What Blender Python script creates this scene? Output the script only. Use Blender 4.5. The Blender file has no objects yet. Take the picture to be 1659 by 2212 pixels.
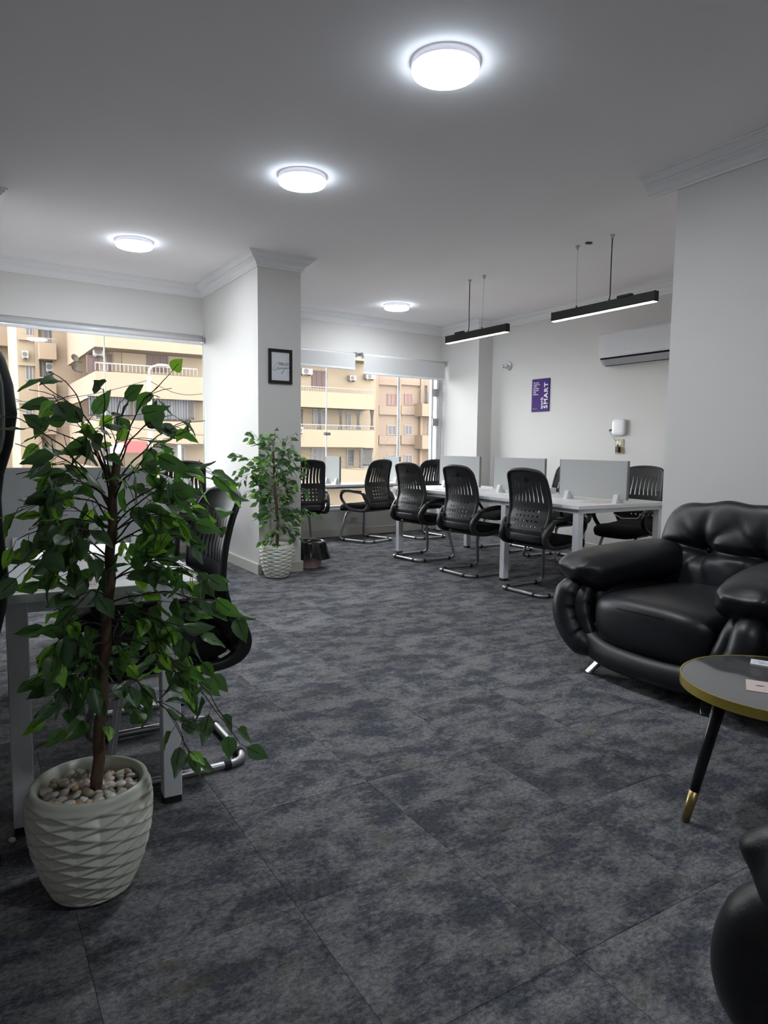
import bpy, bmesh, math, random
from mathutils import Vector, Matrix, noise

# ------------------------------------------------------------------ camera
S = bpy.context.scene
COL = S.collection
R_ = math.radians
F_PX, CX, CY = 1500.0, 829.5, 1106.0
CAM = Vector((0, 0, 1.20))
YAW, PITCH, ROLL = R_(31.35), R_(-5.42), R_(0.65)
_f = Vector((math.sin(YAW) * math.cos(PITCH), math.cos(YAW) * math.cos(PITCH), math.sin(PITCH)))
_r = Vector((math.cos(YAW), -math.sin(YAW), 0))
_u = _r.cross(_f)
RX = _r * math.cos(ROLL) + _u * math.sin(ROLL)
UX = -_r * math.sin(ROLL) + _u * math.cos(ROLL)
cd = bpy.data.cameras.new('camera')
cam = bpy.data.objects.new('camera', cd)
COL.objects.link(cam)
cd.sensor_fit = 'HORIZONTAL'
cd.sensor_width = 36.0
cd.lens = F_PX / 1659.0 * 36.0
cd.clip_start = 0.05
cd.clip_end = 500
cam.matrix_world = Matrix((
    (RX.x, UX.x, -_f.x, CAM.x), (RX.y, UX.y, -_f.y, CAM.y),
    (RX.z, UX.z, -_f.z, CAM.z), (0, 0, 0, 1)))
S.camera = cam

# ------------------------------------------------------------------ world / exposure
S.view_settings.view_transform = 'Standard'
S.view_settings.look = 'None'
S.view_settings.gamma = 1.0
S.view_settings.use_curve_mapping = False
S.view_settings.exposure = 0.08
SKY_STRENGTH = 10.0
LAMP_STRENGTH = 112.0
RIM_GLOW = 19.0
BAR_STRENGTH = 16.0
w = bpy.data.worlds.new('overcast')
S.world = w
w.use_nodes = True
bg = w.node_tree.nodes['Background']
bg.inputs[0].default_value = (0.95, 0.975, 1.0, 1)
bg.inputs[1].default_value = SKY_STRENGTH
S.cycles.max_bounces = 10
S.cycles.diffuse_bounces = 6
S.cycles.transparent_max_bounces = 24
S.cycles.sample_clamp_indirect = 6.0
S.cycles.caustics_reflective = False
S.cycles.caustics_refractive = False


def at(px, py, ax, v):
    """point where the sight line through a photograph pixel meets a world plane"""
    d = RX * ((px - CX) / F_PX) - UX * ((py - CY) / F_PX) + _f
    i = 'xyz'.index(ax)
    return CAM + d * ((v - CAM[i]) / d[i])


def project(p):
    d = Vector(p) - CAM
    z = d.dot(_f)
    if z <= 0.01:
        return None
    return CX + F_PX * d.dot(RX) / z, CY - F_PX * d.dot(UX) / z


# ------------------------------------------------------------------ materials
def mat(name, col, rough=0.5, metal=0.0, bump=0.0, bscale=200.0, var=0.0, vscale=3.0, spec=0.5,
        coat=0.0, emit=None, estr=0.0, trans=0.0, sheen=0.0):
    m = bpy.data.materials.new(name)
    m.use_nodes = True
    nt = m.node_tree
    b = nt.nodes['Principled BSDF']
    b.inputs['Base Color'].default_value = (*col, 1)
    b.inputs['Roughness'].default_value = rough
    b.inputs['Metallic'].default_value = metal
    b.inputs['Specular IOR Level'].default_value = spec
    b.inputs['Coat Weight'].default_value = coat
    b.inputs['Sheen Weight'].default_value = sheen
    if emit:
        b.inputs['Emission Color'].default_value = (*emit, 1)
        b.inputs['Emission Strength'].default_value = estr
    tc = nt.nodes.new('ShaderNodeTexCoord')
    if var:
        n = nt.nodes.new('ShaderNodeTexNoise')
        n.inputs['Scale'].default_value = vscale
        n.inputs['Detail'].default_value = 5
        mx = nt.nodes.new('ShaderNodeMix')
        mx.data_type = 'RGBA'
        mx.inputs[6].default_value = (*[c * (1 - var) for c in col], 1)
        mx.inputs[7].default_value = (*[min(1, c * (1 + var)) for c in col], 1)
        nt.links.new(tc.outputs['Object'], n.inputs['Vector'])
        nt.links.new(n.outputs['Fac'], mx.inputs[0])
        nt.links.new(mx.outputs[2], b.inputs['Base Color'])
    if bump:
        n = nt.nodes.new('ShaderNodeTexNoise')
        n.inputs['Scale'].default_value = bscale
        n.inputs['Detail'].default_value = 3
        bp = nt.nodes.new('ShaderNodeBump')
        bp.inputs['Strength'].default_value = bump
        bp.inputs['Distance'].default_value = 0.002
        nt.links.new(tc.outputs['Object'], n.inputs['Vector'])
        nt.links.new(n.outputs['Fac'], bp.inputs['Height'])
        nt.links.new(bp.outputs['Normal'], b.inputs['Normal'])
    return m


def mat_glass(name, refl=0.06, tint=(0.97, 0.985, 0.98)):
    m = bpy.data.materials.new(name)
    m.use_nodes = True
    nt = m.node_tree
    nt.nodes.clear()
    out = nt.nodes.new('ShaderNodeOutputMaterial')
    t = nt.nodes.new('ShaderNodeBsdfTransparent')
    t.inputs[0].default_value = (*tint, 1)
    g = nt.nodes.new('ShaderNodeBsdfGlossy')
    g.inputs['Roughness'].default_value = 0.02
    fr = nt.nodes.new('ShaderNodeFresnel')
    fr.inputs['IOR'].default_value = 1.3
    mx = nt.nodes.new('ShaderNodeMixShader')
    nt.links.new(fr.outputs[0], mx.inputs[0])
    nt.links.new(t.outputs[0], mx.inputs[1])
    nt.links.new(g.outputs[0], mx.inputs[2])
    nt.links.new(mx.outputs[0], out.inputs[0])
    return m


def mat_leaf(name, col, tcol, tw=0.45):
    m = bpy.data.materials.new(name)
    m.use_nodes = True
    nt = m.node_tree
    b = nt.nodes['Principled BSDF']
    b.inputs['Roughness'].default_value = 0.40
    b.inputs['Specular IOR Level'].default_value = 0.5
    oi = nt.nodes.new('ShaderNodeObjectInfo')
    tc = nt.nodes.new('ShaderNodeTexCoord')
    n = nt.nodes.new('ShaderNodeTexNoise')
    n.inputs['Scale'].default_value = 60
    nt.links.new(tc.outputs['Object'], n.inputs['Vector'])
    add = nt.nodes.new('ShaderNodeMath')
    add.operation = 'MULTIPLY_ADD'
    add.inputs[1].default_value = 0.4
    nt.links.new(n.outputs['Fac'], add.inputs[0])
    sc = nt.nodes.new('ShaderNodeMath')
    sc.operation = 'MULTIPLY'
    sc.inputs[1].default_value = 0.7
    nt.links.new(oi.outputs['Random'], sc.inputs[0])
    nt.links.new(sc.outputs[0], add.inputs[2])
    mx = nt.nodes.new('ShaderNodeMix')
    mx.data_type = 'RGBA'
    mx.inputs[6].default_value = (*[c * 0.65 for c in col], 1)
    mx.inputs[7].default_value = (*[c * 1.35 for c in col], 1)
    nt.links.new(add.outputs[0], mx.inputs[0])
    nt.links.new(mx.outputs[2], b.inputs['Base Color'])
    tr = nt.nodes.new('ShaderNodeBsdfTranslucent')
    tr.inputs[0].default_value = (*tcol, 1)
    ms = nt.nodes.new('ShaderNodeMixShader')
    ms.inputs[0].default_value = tw
    out = nt.nodes['Material Output']
    nt.links.new(b.outputs[0], ms.inputs[1])
    nt.links.new(tr.outputs[0], ms.inputs[2])
    nt.links.new(ms.outputs[0], out.inputs[0])
    return m


def mat_carpet(name):
    m = bpy.data.materials.new(name)
    m.use_nodes = True
    nt = m.node_tree
    N, L = nt.nodes, nt.links
    b = N['Principled BSDF']
    b.inputs['Roughness'].default_value = 0.95
    b.inputs['Specular IOR Level'].default_value = 0.12
    tc = N.new('ShaderNodeTexCoord')
    oi = N.new('ShaderNodeObjectInfo')
    mul = N.new('ShaderNodeVectorMath')
    mul.operation = 'SCALE'
    mul.inputs['Scale'].default_value = 37.0
    cmb = N.new('ShaderNodeCombineXYZ')
    L.new(oi.outputs['Random'], cmb.inputs[0])
    L.new(oi.outputs['Random'], cmb.inputs[1])
    L.new(cmb.outputs[0], mul.inputs[0])
    add = N.new('ShaderNodeVectorMath')
    L.new(tc.outputs['Object'], add.inputs[0])
    L.new(mul.outputs[0], add.inputs[1])
    mp = N.new('ShaderNodeMapping')
    mp.inputs['Scale'].default_value = (0.80, 1.15, 1)
    L.new(add.outputs[0], mp.inputs[0])

    def nz(scale, det, rough=0.6, src=mp):
        n = N.new('ShaderNodeTexNoise')
        n.inputs['Scale'].default_value = scale
        n.inputs['Detail'].default_value = det
        n.inputs['Roughness'].default_value = rough
        L.new(src.outputs[0], n.inputs['Vector'])
        return n

    def ramp(n, p0, p1, c0=(0, 0, 0, 1), c1=(1, 1, 1, 1)):
        r = N.new('ShaderNodeValToRGB')
        r.color_ramp.elements[0].position = p0
        r.color_ramp.elements[1].position = p1
        r.color_ramp.elements[0].color = c0
        r.color_ramp.elements[1].color = c1
        L.new(n.outputs['Fac'], r.inputs[0])
        return r

    def mixc(f, a, c, fac=None):
        x = N.new('ShaderNodeMix')
        x.data_type = 'RGBA'
        if f is not None:
            L.new(f, x.inputs[0])
        else:
            x.inputs[0].default_value = fac
        for sock, v in ((6, a), (7, c)):
            if isinstance(v, tuple):
                x.inputs[sock].default_value = (*v, 1)
            else:
                L.new(v, x.inputs[sock])
        return x.outputs[2]
    big = ramp(nz(6.0, 11, 0.78), 0.44, 0.56)
    oli = ramp(nz(5.0, 9, 0.76), 0.54, 0.66)
    fib = ramp(nz(330, 4, 0.7, tc), 0.36, 0.66)
    mid = ramp(nz(75, 7, 0.8), 0.40, 0.60)
    grey = mixc(mid.outputs[0], (0.116, 0.116, 0.128), (0.270, 0.266, 0.272))
    navy = mixc(mid.outputs[0], (0.038, 0.040, 0.051), (0.105, 0.108, 0.132))
    c = mixc(big.outputs[0], navy, grey)
    ol = N.new('ShaderNodeMath')
    ol.operation = 'MULTIPLY'
    ol.inputs[1].default_value = 0.5
    L.new(oli.outputs[0], ol.inputs[0])
    c = mixc(ol.outputs[0], c, (0.135, 0.128, 0.072))
    dk = N.new('ShaderNodeMix')
    dk.data_type = 'RGBA'
    dk.blend_type = 'MULTIPLY'
    dk.inputs[0].default_value = 1.0
    L.new(c, dk.inputs[6])
    fr = ramp(nz(330, 4, 0.7, tc), 0.34, 0.68, (0.30, 0.30, 0.30, 1), (2.05, 2.05, 2.05, 1))
    L.new(fr.outputs[0], dk.inputs[7])
    hs = N.new('ShaderNodeHueSaturation')
    vr = N.new('ShaderNodeMapRange')
    vr.inputs['To Min'].default_value = 0.78
    vr.inputs['To Max'].default_value = 1.10
    rr_ = N.new('ShaderNodeMath')
    rr_.operation = 'FRACT'
    ml = N.new('ShaderNodeMath')
    ml.operation = 'MULTIPLY'
    ml.inputs[1].default_value = 7.31
    L.new(oi.outputs['Random'], ml.inputs[0])
    L.new(ml.outputs[0], rr_.inputs[0])
    L.new(rr_.outputs[0], vr.inputs['Value'])
    L.new(vr.outputs[0], hs.inputs['Value'])
    L.new(dk.outputs[2], hs.inputs['Color'])
    L.new(hs.outputs['Color'], b.inputs['Base Color'])
    bp = N.new('ShaderNodeBump')
    bp.inputs['Strength'].default_value = 0.5
    bp.inputs['Distance'].default_value = 0.004
    L.new(fib.outputs[0], bp.inputs['Height'])
    L.new(bp.outputs['Normal'], b.inputs['Normal'])
    return m


def mat_stripe(name, c0, c1, scale):
    m = mat(name, c0, 0.9)
    nt = m.node_tree
    tc = nt.nodes.new('ShaderNodeTexCoord')
    wv = nt.nodes.new('ShaderNodeTexWave')
    wv.inputs['Scale'].default_value = scale
    mx = nt.nodes.new('ShaderNodeMix')
    mx.data_type = 'RGBA'
    mx.inputs[6].default_value = (*c0, 1)
    mx.inputs[7].default_value = (*c1, 1)
    nt.links.new(tc.outputs['Object'], wv.inputs['Vector'])
    nt.links.new(wv.outputs['Fac'], mx.inputs[0])
    nt.links.new(mx.outputs[2], nt.nodes['Principled BSDF'].inputs['Base Color'])
    return m


M = {}
M['wall'] = mat('wall_paint', (0.705, 0.688, 0.672), 0.75, bump=0.12, bscale=180, var=0.015, spec=0.25)
M['ceiling'] = mat('ceiling_paint', (0.91, 0.88, 0.895), 0.85, bump=0.06, bscale=90, var=0.015, spec=0.2)
M['crown'] = mat('crown_plaster', (0.84, 0.84, 0.85), 0.6, spec=0.3)
M['base'] = mat('baseboard_tile', (0.60, 0.58, 0.52), 0.45, var=0.06, vscale=9)
M['carpet'] = mat_carpet('carpet_tile')
M['sub'] = mat('subfloor', (0.03, 0.03, 0.035), 0.95, var=0.1)
M['white'] = mat('white_laminate', (0.82, 0.83, 0.85), 0.32, var=0.01)
M['steel_w'] = mat('white_powder_coated_steel', (0.74, 0.75, 0.79), 0.4, bump=0.03, bscale=400)
M['greyfab'] = mat('grey_divider_fabric', (0.50, 0.51, 0.51), 0.9, bump=0.3, bscale=500, var=0.03, vscale=60)
M['edge'] = mat('divider_edge', (0.22, 0.22, 0.23), 0.5, var=0.02)
M['plast_b'] = mat('black_plastic', (0.013, 0.013, 0.015), 0.42, bump=0.1, bscale=600, spec=0.45)
M['mesh_b'] = mat('black_seat_fabric', (0.008, 0.008, 0.009), 0.9, bump=0.5, bscale=700, spec=0.2)
M['tube'] = mat('grey_steel_tube', (0.36, 0.36, 0.37), 0.36, metal=0.85, bump=0.02, bscale=300)
M['rubber'] = mat('black_rubber', (0.01, 0.01, 0.01), 0.7, bump=0.1)
M['leather'] = mat('black_leather', (0.0105, 0.011, 0.0145), 0.40, bump=0.22, bscale=260, spec=0.5)
M['chrome'] = mat('chrome', (0.8, 0.8, 0.8), 0.12, metal=1.0, bump=0.01)
M['gold'] = mat('brushed_gold', (0.78, 0.6, 0.14), 0.28, metal=1.0, bump=0.05, bscale=80)
M['dgold'] = mat('antique_brass', (0.38, 0.29, 0.12), 0.35, metal=0.9, bump=0.05)
M['btop'] = mat('smoked_black_top', (0.018, 0.018, 0.020), 0.10, spec=0.8, coat=1.0, var=0.02)
M['bwood'] = mat('black_lacquer', (0.010, 0.010, 0.011), 0.35, bump=0.05)
M['pot'] = mat('cream_ceramic', (0.62, 0.63, 0.55), 0.32, var=0.05, vscale=30, spec=0.45)
M['soil'] = mat('pot_filler', (0.30, 0.28, 0.25), 0.9, bump=0.4, var=0.2, vscale=40)
M['bark'] = mat('brown_bark', (0.11, 0.064, 0.042), 0.8, bump=0.8, bscale=120, var=0.4, vscale=50)
M['twig'] = mat('dark_twig', (0.050, 0.036, 0.028), 0.7, var=0.2)
M['leaf1'] = mat_leaf('dark_green_leaf', (0.075, 0.140, 0.066), (0.10, 0.24, 0.05), 0.30)
M['leaf2'] = mat_leaf('mid_green_leaf', (0.075, 0.165, 0.050), (0.13, 0.33, 0.05), 0.38)
M['leaf3'] = mat_leaf('lime_green_leaf', (0.23, 0.52, 0.06), (0.36, 0.70, 0.06), 0.42)
for i, c in enumerate([(0.62, 0.56, 0.47), (0.42, 0.33, 0.24), (0.70, 0.68, 0.62), (0.24, 0.22, 0.20), (0.45, 0.27, 0.13), (0.52, 0.42, 0.38)]):
    M['peb%d' % i] = mat('pebble_stone_%d' % i, c, 0.35, var=0.2, vscale=50)
M['black'] = mat('black_frame', (0.008, 0.008, 0.01), 0.35, bump=0.04)
M['paper'] = mat('white_paper', (0.72, 0.74, 0.78), 0.5, var=0.01)
M['ink'] = mat('black_ink', (0.06, 0.06, 0.08), 0.7, var=0.01)
M['inkg'] = mat('grey_ink', (0.30, 0.27, 0.27), 0.7, var=0.01)
M['pink'] = mat('pale_pink_paper', (0.64, 0.52, 0.49), 0.6, var=0.02)
M['purple'] = mat('purple_print', (0.062, 0.02, 0.175), 0.65, var=0.04, spec=0.2)
M['wink'] = mat('white_ink', (0.85, 0.85, 0.88), 0.6, var=0.01)
M['gpl'] = mat('glossy_white_plastic', (0.72, 0.72, 0.74), 0.18, var=0.01)
M['dark'] = mat('dark_slot', (0.01, 0.01, 0.01), 0.8, var=0.1)
M['lampglow'] = mat('lit_diffuser', (0.9, 0.9, 0.92), 0.4, emit=(0.90, 0.96, 1.0), estr=LAMP_STRENGTH)
M['edgeglow'] = mat('lit_diffuser_edge', (0.9, 0.9, 0.92), 0.4, emit=(0.78, 0.90, 1.0), estr=RIM_GLOW)
M['lamprim'] = mat('glowing_lamp_rim', (0.85, 0.85, 0.9), 0.35, emit=(0.85, 0.87, 1.0), estr=0.45)
M['barglow'] = mat('warm_led_strip', (0.9, 0.88, 0.82), 0.4, emit=(1.0, 0.90, 0.74), estr=BAR_STRENGTH)
M['alu_b'] = mat('black_aluminium', (0.012, 0.012, 0.012), 0.38, metal=0.3, bump=0.03)
M['steel'] = mat('stainless_fitting', (0.5, 0.5, 0.5), 0.3, metal=0.9, bump=0.03)
M['blind'] = mat('grey_blind_fabric', (0.60, 0.60, 0.60), 0.85, bump=0.3, bscale=600, var=0.02, vscale=80)
M['hem'] = mat('white_hem_bar', (0.78, 0.81, 0.86), 0.35, var=0.01)
M['glass'] = mat_glass('window_glass')
M['beige'] = mat('beige_socket_plate', (0.55, 0.46, 0.24), 0.4, var=0.03)
M['binp'] = mat('dusty_pink_plastic', (0.45, 0.29, 0.28), 0.4, var=0.04)
M['bag'] = mat('black_bin_liner', (0.008, 0.008, 0.009), 0.22, spec=0.6, bump=0.3, bscale=60)
M['greyp'] = mat('grey_leatherette_panel', (0.115, 0.12, 0.12), 0.5, bump=0.1, var=0.04)
M['piping'] = mat('grey_piping', (0.20, 0.21, 0.21), 0.5, var=0.04)
# outdoors
M['peach'] = mat('peach_render', (0.165, 0.117, 0.08), 0.9, var=0.06, vscale=0.6)
M['peach2'] = mat('pale_cream_render', (0.178, 0.135, 0.092), 0.9, var=0.06, vscale=0.6)
M['peach3'] = mat('rose_beige_render', (0.15, 0.106, 0.078), 0.9, var=0.06, vscale=0.6)
M['shut'] = mat('brown_shutter', (0.06, 0.032, 0.027), 0.7, var=0.12, vscale=6)
M['shutr'] = mat('rose_shutter', (0.12, 0.066, 0.056), 0.7, var=0.1, vscale=6)
M['shade'] = mat('dark_window_glass', (0.045, 0.036, 0.035), 0.4, var=0.1)
M['rail'] = mat('pale_metal_railing', (0.145, 0.125, 0.11), 0.5, var=0.05)
M['cloth'] = mat_stripe('striped_awning_cloth', (0.19, 0.18, 0.185), (0.085, 0.085, 0.095), 2.2)
M['curt'] = mat('white_curtain_cloth', (0.19, 0.175, 0.165), 0.9, var=0.06)
M['acw'] = mat('outdoor_unit_white', (0.19, 0.172, 0.155), 0.5, var=0.05)
M['pole'] = mat('weathered_pole', (0.15, 0.122, 0.1), 0.8, var=0.1)
M['red'] = mat('red_sign', (0.2, 0.02, 0.018), 0.5, var=0.04)
M['asph'] = mat('street_asphalt', (0.11, 0.095, 0.085), 0.95, var=0.1)
M['wire'] = mat('black_wire', (0.025, 0.022, 0.02), 0.7, var=0.05)


# ------------------------------------------------------------------ mesh helpers
def link(o, parent=None):
    COL.objects.link(o)
    if parent is not None:
        o.parent = parent
    return o


def smooth(me, on=True):
    me.polygons.foreach_set('use_smooth', [on] * len(me.polygons))


def obj(name, bm, m, parent=None, sm=False, loc=None, rz=0.0):
    me = bpy.data.meshes.new(name)
    bm.normal_update()
    bm.to_mesh(me)
    bm.free()
    for x in (m if isinstance(m, (list, tuple)) else [m]):
        me.materials.append(x)
    if sm:
        smooth(me)
    o = bpy.data.objects.new(name, me)
    if loc is not None:
        o.location = loc
    o.rotation_euler.z = rz
    return link(o, parent)


def empty(name, loc=(0, 0, 0), rz=0.0):
    o = bpy.data.objects.new(name, None)
    o.location = loc
    o.rotation_euler.z = rz
    o.empty_display_size = 0.05
    return link(o)


def tag(o, label, cat, group=None):
    o['label'] = label
    o['category'] = cat
    if group:
        o['group'] = group
    return o


def struct(o):
    o['kind'] = 'structure'
    return o


def BM():
    return bmesh.new()


def box(bm, x0, y0, z0, x1, y1, z1, bev=0.0, mi=0, seg=1):
    vs = [bm.verts.new(p) for p in ((x0, y0, z0), (x1, y0, z0), (x1, y1, z0), (x0, y1, z0),
                                    (x0, y0, z1), (x1, y0, z1), (x1, y1, z1), (x0, y1, z1))]
    fs = [bm.faces.new([vs[i] for i in q]) for q in
          ((0, 3, 2, 1), (4, 5, 6, 7), (0, 1, 5, 4), (1, 2, 6, 5), (2, 3, 7, 6), (3, 0, 4, 7))]
    for f in fs:
        f.material_index = mi
    if bev > 0:
        es = list({e for f in fs for e in f.edges})
        bmesh.ops.bevel(bm, geom=es, offset=bev, segments=seg, affect='EDGES', profile=0.5)
    return fs


def obox(name, a, b, m, parent=None, bev=0.0, seg=1, sm=False, loc=None, rz=0.0):
    bm = BM()
    box(bm, min(a[0], b[0]), min(a[1], b[1]), min(a[2], b[2]), max(a[0], b[0]), max(a[1], b[1]), max(a[2], b[2]), bev, 0, seg)
    return obj(name, bm, m, parent, sm, loc, rz)


def fillet(pts, r, n=5, closed=False):
    pts = [Vector(p) for p in pts]
    out = []
    N = len(pts)
    for i, p in enumerate(pts):
        if not closed and i in (0, N - 1):
            out.append(p)
            continue
        a, c = pts[i - 1], pts[(i + 1) % N]
        d0, d1 = (a - p), (c - p)
        rr = min(r, d0.length * 0.49, d1.length * 0.49)
        s, e = p + d0.normalized() * rr, p + d1.normalized() * rr
        for k in range(n + 1):
            t = k / n
            out.append(s * (1 - t) ** 2 + p * 2 * t * (1 - t) + e * t * t)
    return out


def circ(r, n=8, ry=None):
    ry = r if ry is None else ry
    return [(r * math.cos(2 * math.pi * k / n), ry * math.sin(2 * math.pi * k / n)) for k in range(n)]


def rrect(w_, h_, r, n=2):
    out = []
    for cx, cy, a0 in ((w_ / 2 - r, h_ / 2 - r, 0), (-w_ / 2 + r, h_ / 2 - r, 90), (-w_ / 2 + r, -h_ / 2 + r, 180), (w_ / 2 - r, -h_ / 2 + r, 270)):
        for k in range(n + 1):
            a = R_(a0 + 90 * k / n)
            out.append((cx + r * math.cos(a), cy + r * math.sin(a)))
    return out


def sweep(bm, pts, prof, closed=False, side=None, caps=True, mi=0):
    """sweep a 2-D profile (list, or function of t -> list) along a path; profile x runs along `side` when given"""
    pts = [Vector(p) for p in pts]
    n = len(pts)
    rings = []
    nrm = None
    for i, p in enumerate(pts):
        if closed:
            t = (pts[(i + 1) % n] - pts[i - 1])
        else:
            t = pts[min(i + 1, n - 1)] - pts[max(i - 1, 0)]
        if t.length < 1e-9:
            t = Vector((0, 0, 1))
        t.normalize()
        if side is not None:
            s = Vector(side(i / (n - 1)) if callable(side) else side)
            s = s - t * s.dot(t)
        elif nrm is None:
            s = t.orthogonal()
        else:
            s = nrm - t * nrm.dot(t)
        s.normalize()
        nrm = s
        b = t.cross(s)
        pr = prof(i / (n - 1)) if callable(prof) else prof
        rings.append([bm.verts.new(p + s * x + b * y) for x, y in pr])
    m_ = len(rings[0])
    for i in range(n if closed else n - 1):
        a, c = rings[i], rings[(i + 1) % n]
        for k in range(m_):
            f = bm.faces.new((a[k], a[(k + 1) % m_], c[(k + 1) % m_], c[k]))
            f.material_index = mi
    if caps and not closed:
        bm.faces.new(rings[0][::-1]).material_index = mi
        bm.faces.new(rings[-1]).material_index = mi
    return rings


def tube(name, pts, r, m, parent=None, n=8, closed=False, loc=None):
    bm = BM()
    sweep(bm, pts, circ(r, n), closed)
    bmesh.ops.recalc_face_normals(bm, faces=bm.faces)
    return obj(name, bm, m, parent, True, loc)


def lathe(bm, prof, n=32, cap0=True, cap1=True, mi=0, c=(0, 0, 0)):
    rings = []
    for r, z in prof:
        rings.append([bm.verts.new((c[0] + r * math.cos(2 * math.pi * k / n), c[1] + r * math.sin(2 * math.pi * k / n), c[2] + z)) for k in range(n)])
    for a, b in zip(rings, rings[1:]):
        for k in range(n):
            bm.faces.new((a[k], a[(k + 1) % n], b[(k + 1) % n], b[k])).material_index = mi
    if cap0:
        bm.faces.new(rings[0][::-1]).material_index = mi
    if cap1:
        bm.faces.new(rings[-1]).material_index = mi
    return rings


def spow(v, e):
    return math.copysign(abs(v) ** e, v)


def pillow(bm, a, b, c, e1=0.4, e2=0.4, nu=32, nv=18, fn=None):
    """superellipsoid with semi-axes a,b,c; fn(Vector)->Vector reshapes it"""
    rings = []

    def sup(t, e):
        ct, st = math.cos(t), math.sin(t)
        k = (abs(ct) ** (2 / e) + abs(st) ** (2 / e)) ** (-e / 2)
        return ct * k, st * k
    for j in range(1, nv):
        c1, s1 = sup(-math.pi / 2 + math.pi * j / nv, e1)
        ring = []
        for i in range(nu):
            c2, s2 = sup(2 * math.pi * i / nu, e2)
            p = Vector((a * c1 * c2, b * c1 * s2, c * s1))
            ring.append(bm.verts.new(fn(p) if fn else p))
        rings.append(ring)
    lo = Vector((0, 0, -c))
    hi = Vector((0, 0, c))
    vl, vh = bm.verts.new(fn(lo) if fn else lo), bm.verts.new(fn(hi) if fn else hi)
    for i in range(nu):
        k = (i + 1) % nu
        bm.faces.new((vl, rings[0][k], rings[0][i]))
        bm.faces.new((vh, rings[-1][i], rings[-1][k]))
        for r0, r1 in zip(rings, rings[1:]):
            bm.faces.new((r0[i], r0[k], r1[k], r1[i]))


def copy_tree(o, parent=None):
    c = o.copy()
    COL.objects.link(c)
    if parent is not None:
        c.parent = parent
    for ch in list(o.children):
        copy_tree(ch, c)
    return c


def text_mesh(name, body, size, m, parent, mw, align='LEFT', space=1.0, bold=0.0, line=1.0):
    cu = bpy.data.curves.new(name, 'FONT')
    cu.body = body
    cu.size = size
    cu.align_x = align
    cu.space_character = space
    cu.space_line = line
    cu.offset = bold
    cu.extrude = 0.0004
    cu.resolution_u = 2
    tmp = bpy.data.objects.new(name, cu)
    COL.objects.link(tmp)
    dg = bpy.context.evaluated_depsgraph_get()
    me = bpy.data.meshes.new_from_object(tmp.evaluated_get(dg))
    bpy.data.objects.remove(tmp)
    me.materials.clear()
    me.materials.append(m)
    o = bpy.data.objects.new(name, me)
    link(o, parent)
    o.matrix_local = mw
    return o


def basis(loc, ex, ey):
    ex, ey = Vector(ex).normalized(), Vector(ey).normalized()
    ez = ex.cross(ey)
    return Matrix(((ex.x, ey.x, ez.x, loc[0]), (ex.y, ey.y, ez.y, loc[1]), (ex.z, ey.z, ez.z, loc[2]), (0, 0, 0, 1)))


# ------------------------------------------------------------------ room shell
CEIL = 2.90
SK = R_(4.4)                     # the street facade is skewed to the rest of the room
XC0, XC1, YC0 = 2.327, 2.748, 6.034   # free column
YAC = 7.46
XAC = 6.253
XPIL = 6.01
XPIER, YPIER = 3.82, 2.855


def yl(x):
    return 7.68 + math.tan(SK) * (x - 2.327)


def yfar(x):
    return 8.145 + math.tan(SK) * (x - 4.064)


struct(obox('floor', (-3.2, -2.4, -0.12), (6.5, 9.0, -0.007), M['sub']))
floor = bpy.data.objects['floor']
struct(obox('ceiling', (-3.2, -2.4, CEIL), (6.5, 9.0, CEIL + 0.12), M['ceiling']))

# carpet tiles
TP = 0.498
tile_me = []
for v in range(3):
    bm = BM()
    box(bm, -TP / 2 + 0.0003, -TP / 2 + 0.0003, -0.007, TP / 2 - 0.0003, TP / 2 - 0.0003, 0.0, 0.001)
    me = bpy.data.meshes.new('carpet_tile')
    bm.to_mesh(me)
    bm.free()
    me.materials.append(M['carpet'])
    tile_me.append(me)
rnd = random.Random(4)
rest = BM()
for ix in range(-8, 12):
    for iy in range(-9, 13):
        cx, cy = 0.705 + TP * (ix + 0.5), 2.07 + TP * (iy + 0.5)
        if cx > 6.4 or cx < -3.1 or cy > 8.4 or cy < -2.3:
            continue
        vis = False
        for dx in (-0.25, 0, 0.25):
            for dy in (-0.25, 0, 0.25):
                q = project((cx + dx, cy + dy, 0))
                if q and -20 < q[0] < 1680 and q[1] < 2240:
                    vis = True
        hidden = (cx > 4.1 and cy < 2.6) or cy > 8.5 or (cx < 2.0 and cy > 7.7)
        if vis and not hidden:
            o = bpy.data.objects.new('carpet_tile', tile_me[rnd.randrange(3)])
            o.location = (cx, cy, rnd.uniform(-0.0005, 0.0005))
            o.rotation_euler.z = 0 if rnd.random() < 0.7 else math.pi
            link(o, floor)
        else:
            box(rest, cx - TP / 2 + 0.0009, cy - TP / 2 + 0.0009, -0.007, cx + TP / 2 - 0.0009, cy + TP / 2 - 0.0009, 0)
o = obj('carpet', rest, M['carpet'], floor)
o['kind'] = 'stuff'

# walls
struct(obox('wall_back', (-3.2, -2.4, 0), (6.5, -2.25, CEIL), M['wall']))
struct(obox('wall_left', (-3.2, -2.25, 0), (-3.05, 8.6, CEIL), M['wall']))
struct(obox('wall_right', (XPIER, -2.25, 0), (6.5, YPIER, CEIL), M['wall']))
struct(obox('wall_right_far', (XAC, YPIER, 0), (6.5, 8.6, CEIL), M['wall']))
bm = BM()
box(bm, XC0, YC0, 0, XC1, 7.70, CEIL)
box(bm, 2.60, 7.70, 0, XC1, 8.25, CEIL)
struct(obj('column_1', bm, M['wall']))
struct(obox('column_2', (XPIL, YAC, 0), (XAC, 8.6, CEIL), M['wall']))
struct(obox('column_3', (-0.35, 5.60, 0), (0.225, 7.75, CEIL), M['wall']))

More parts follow.
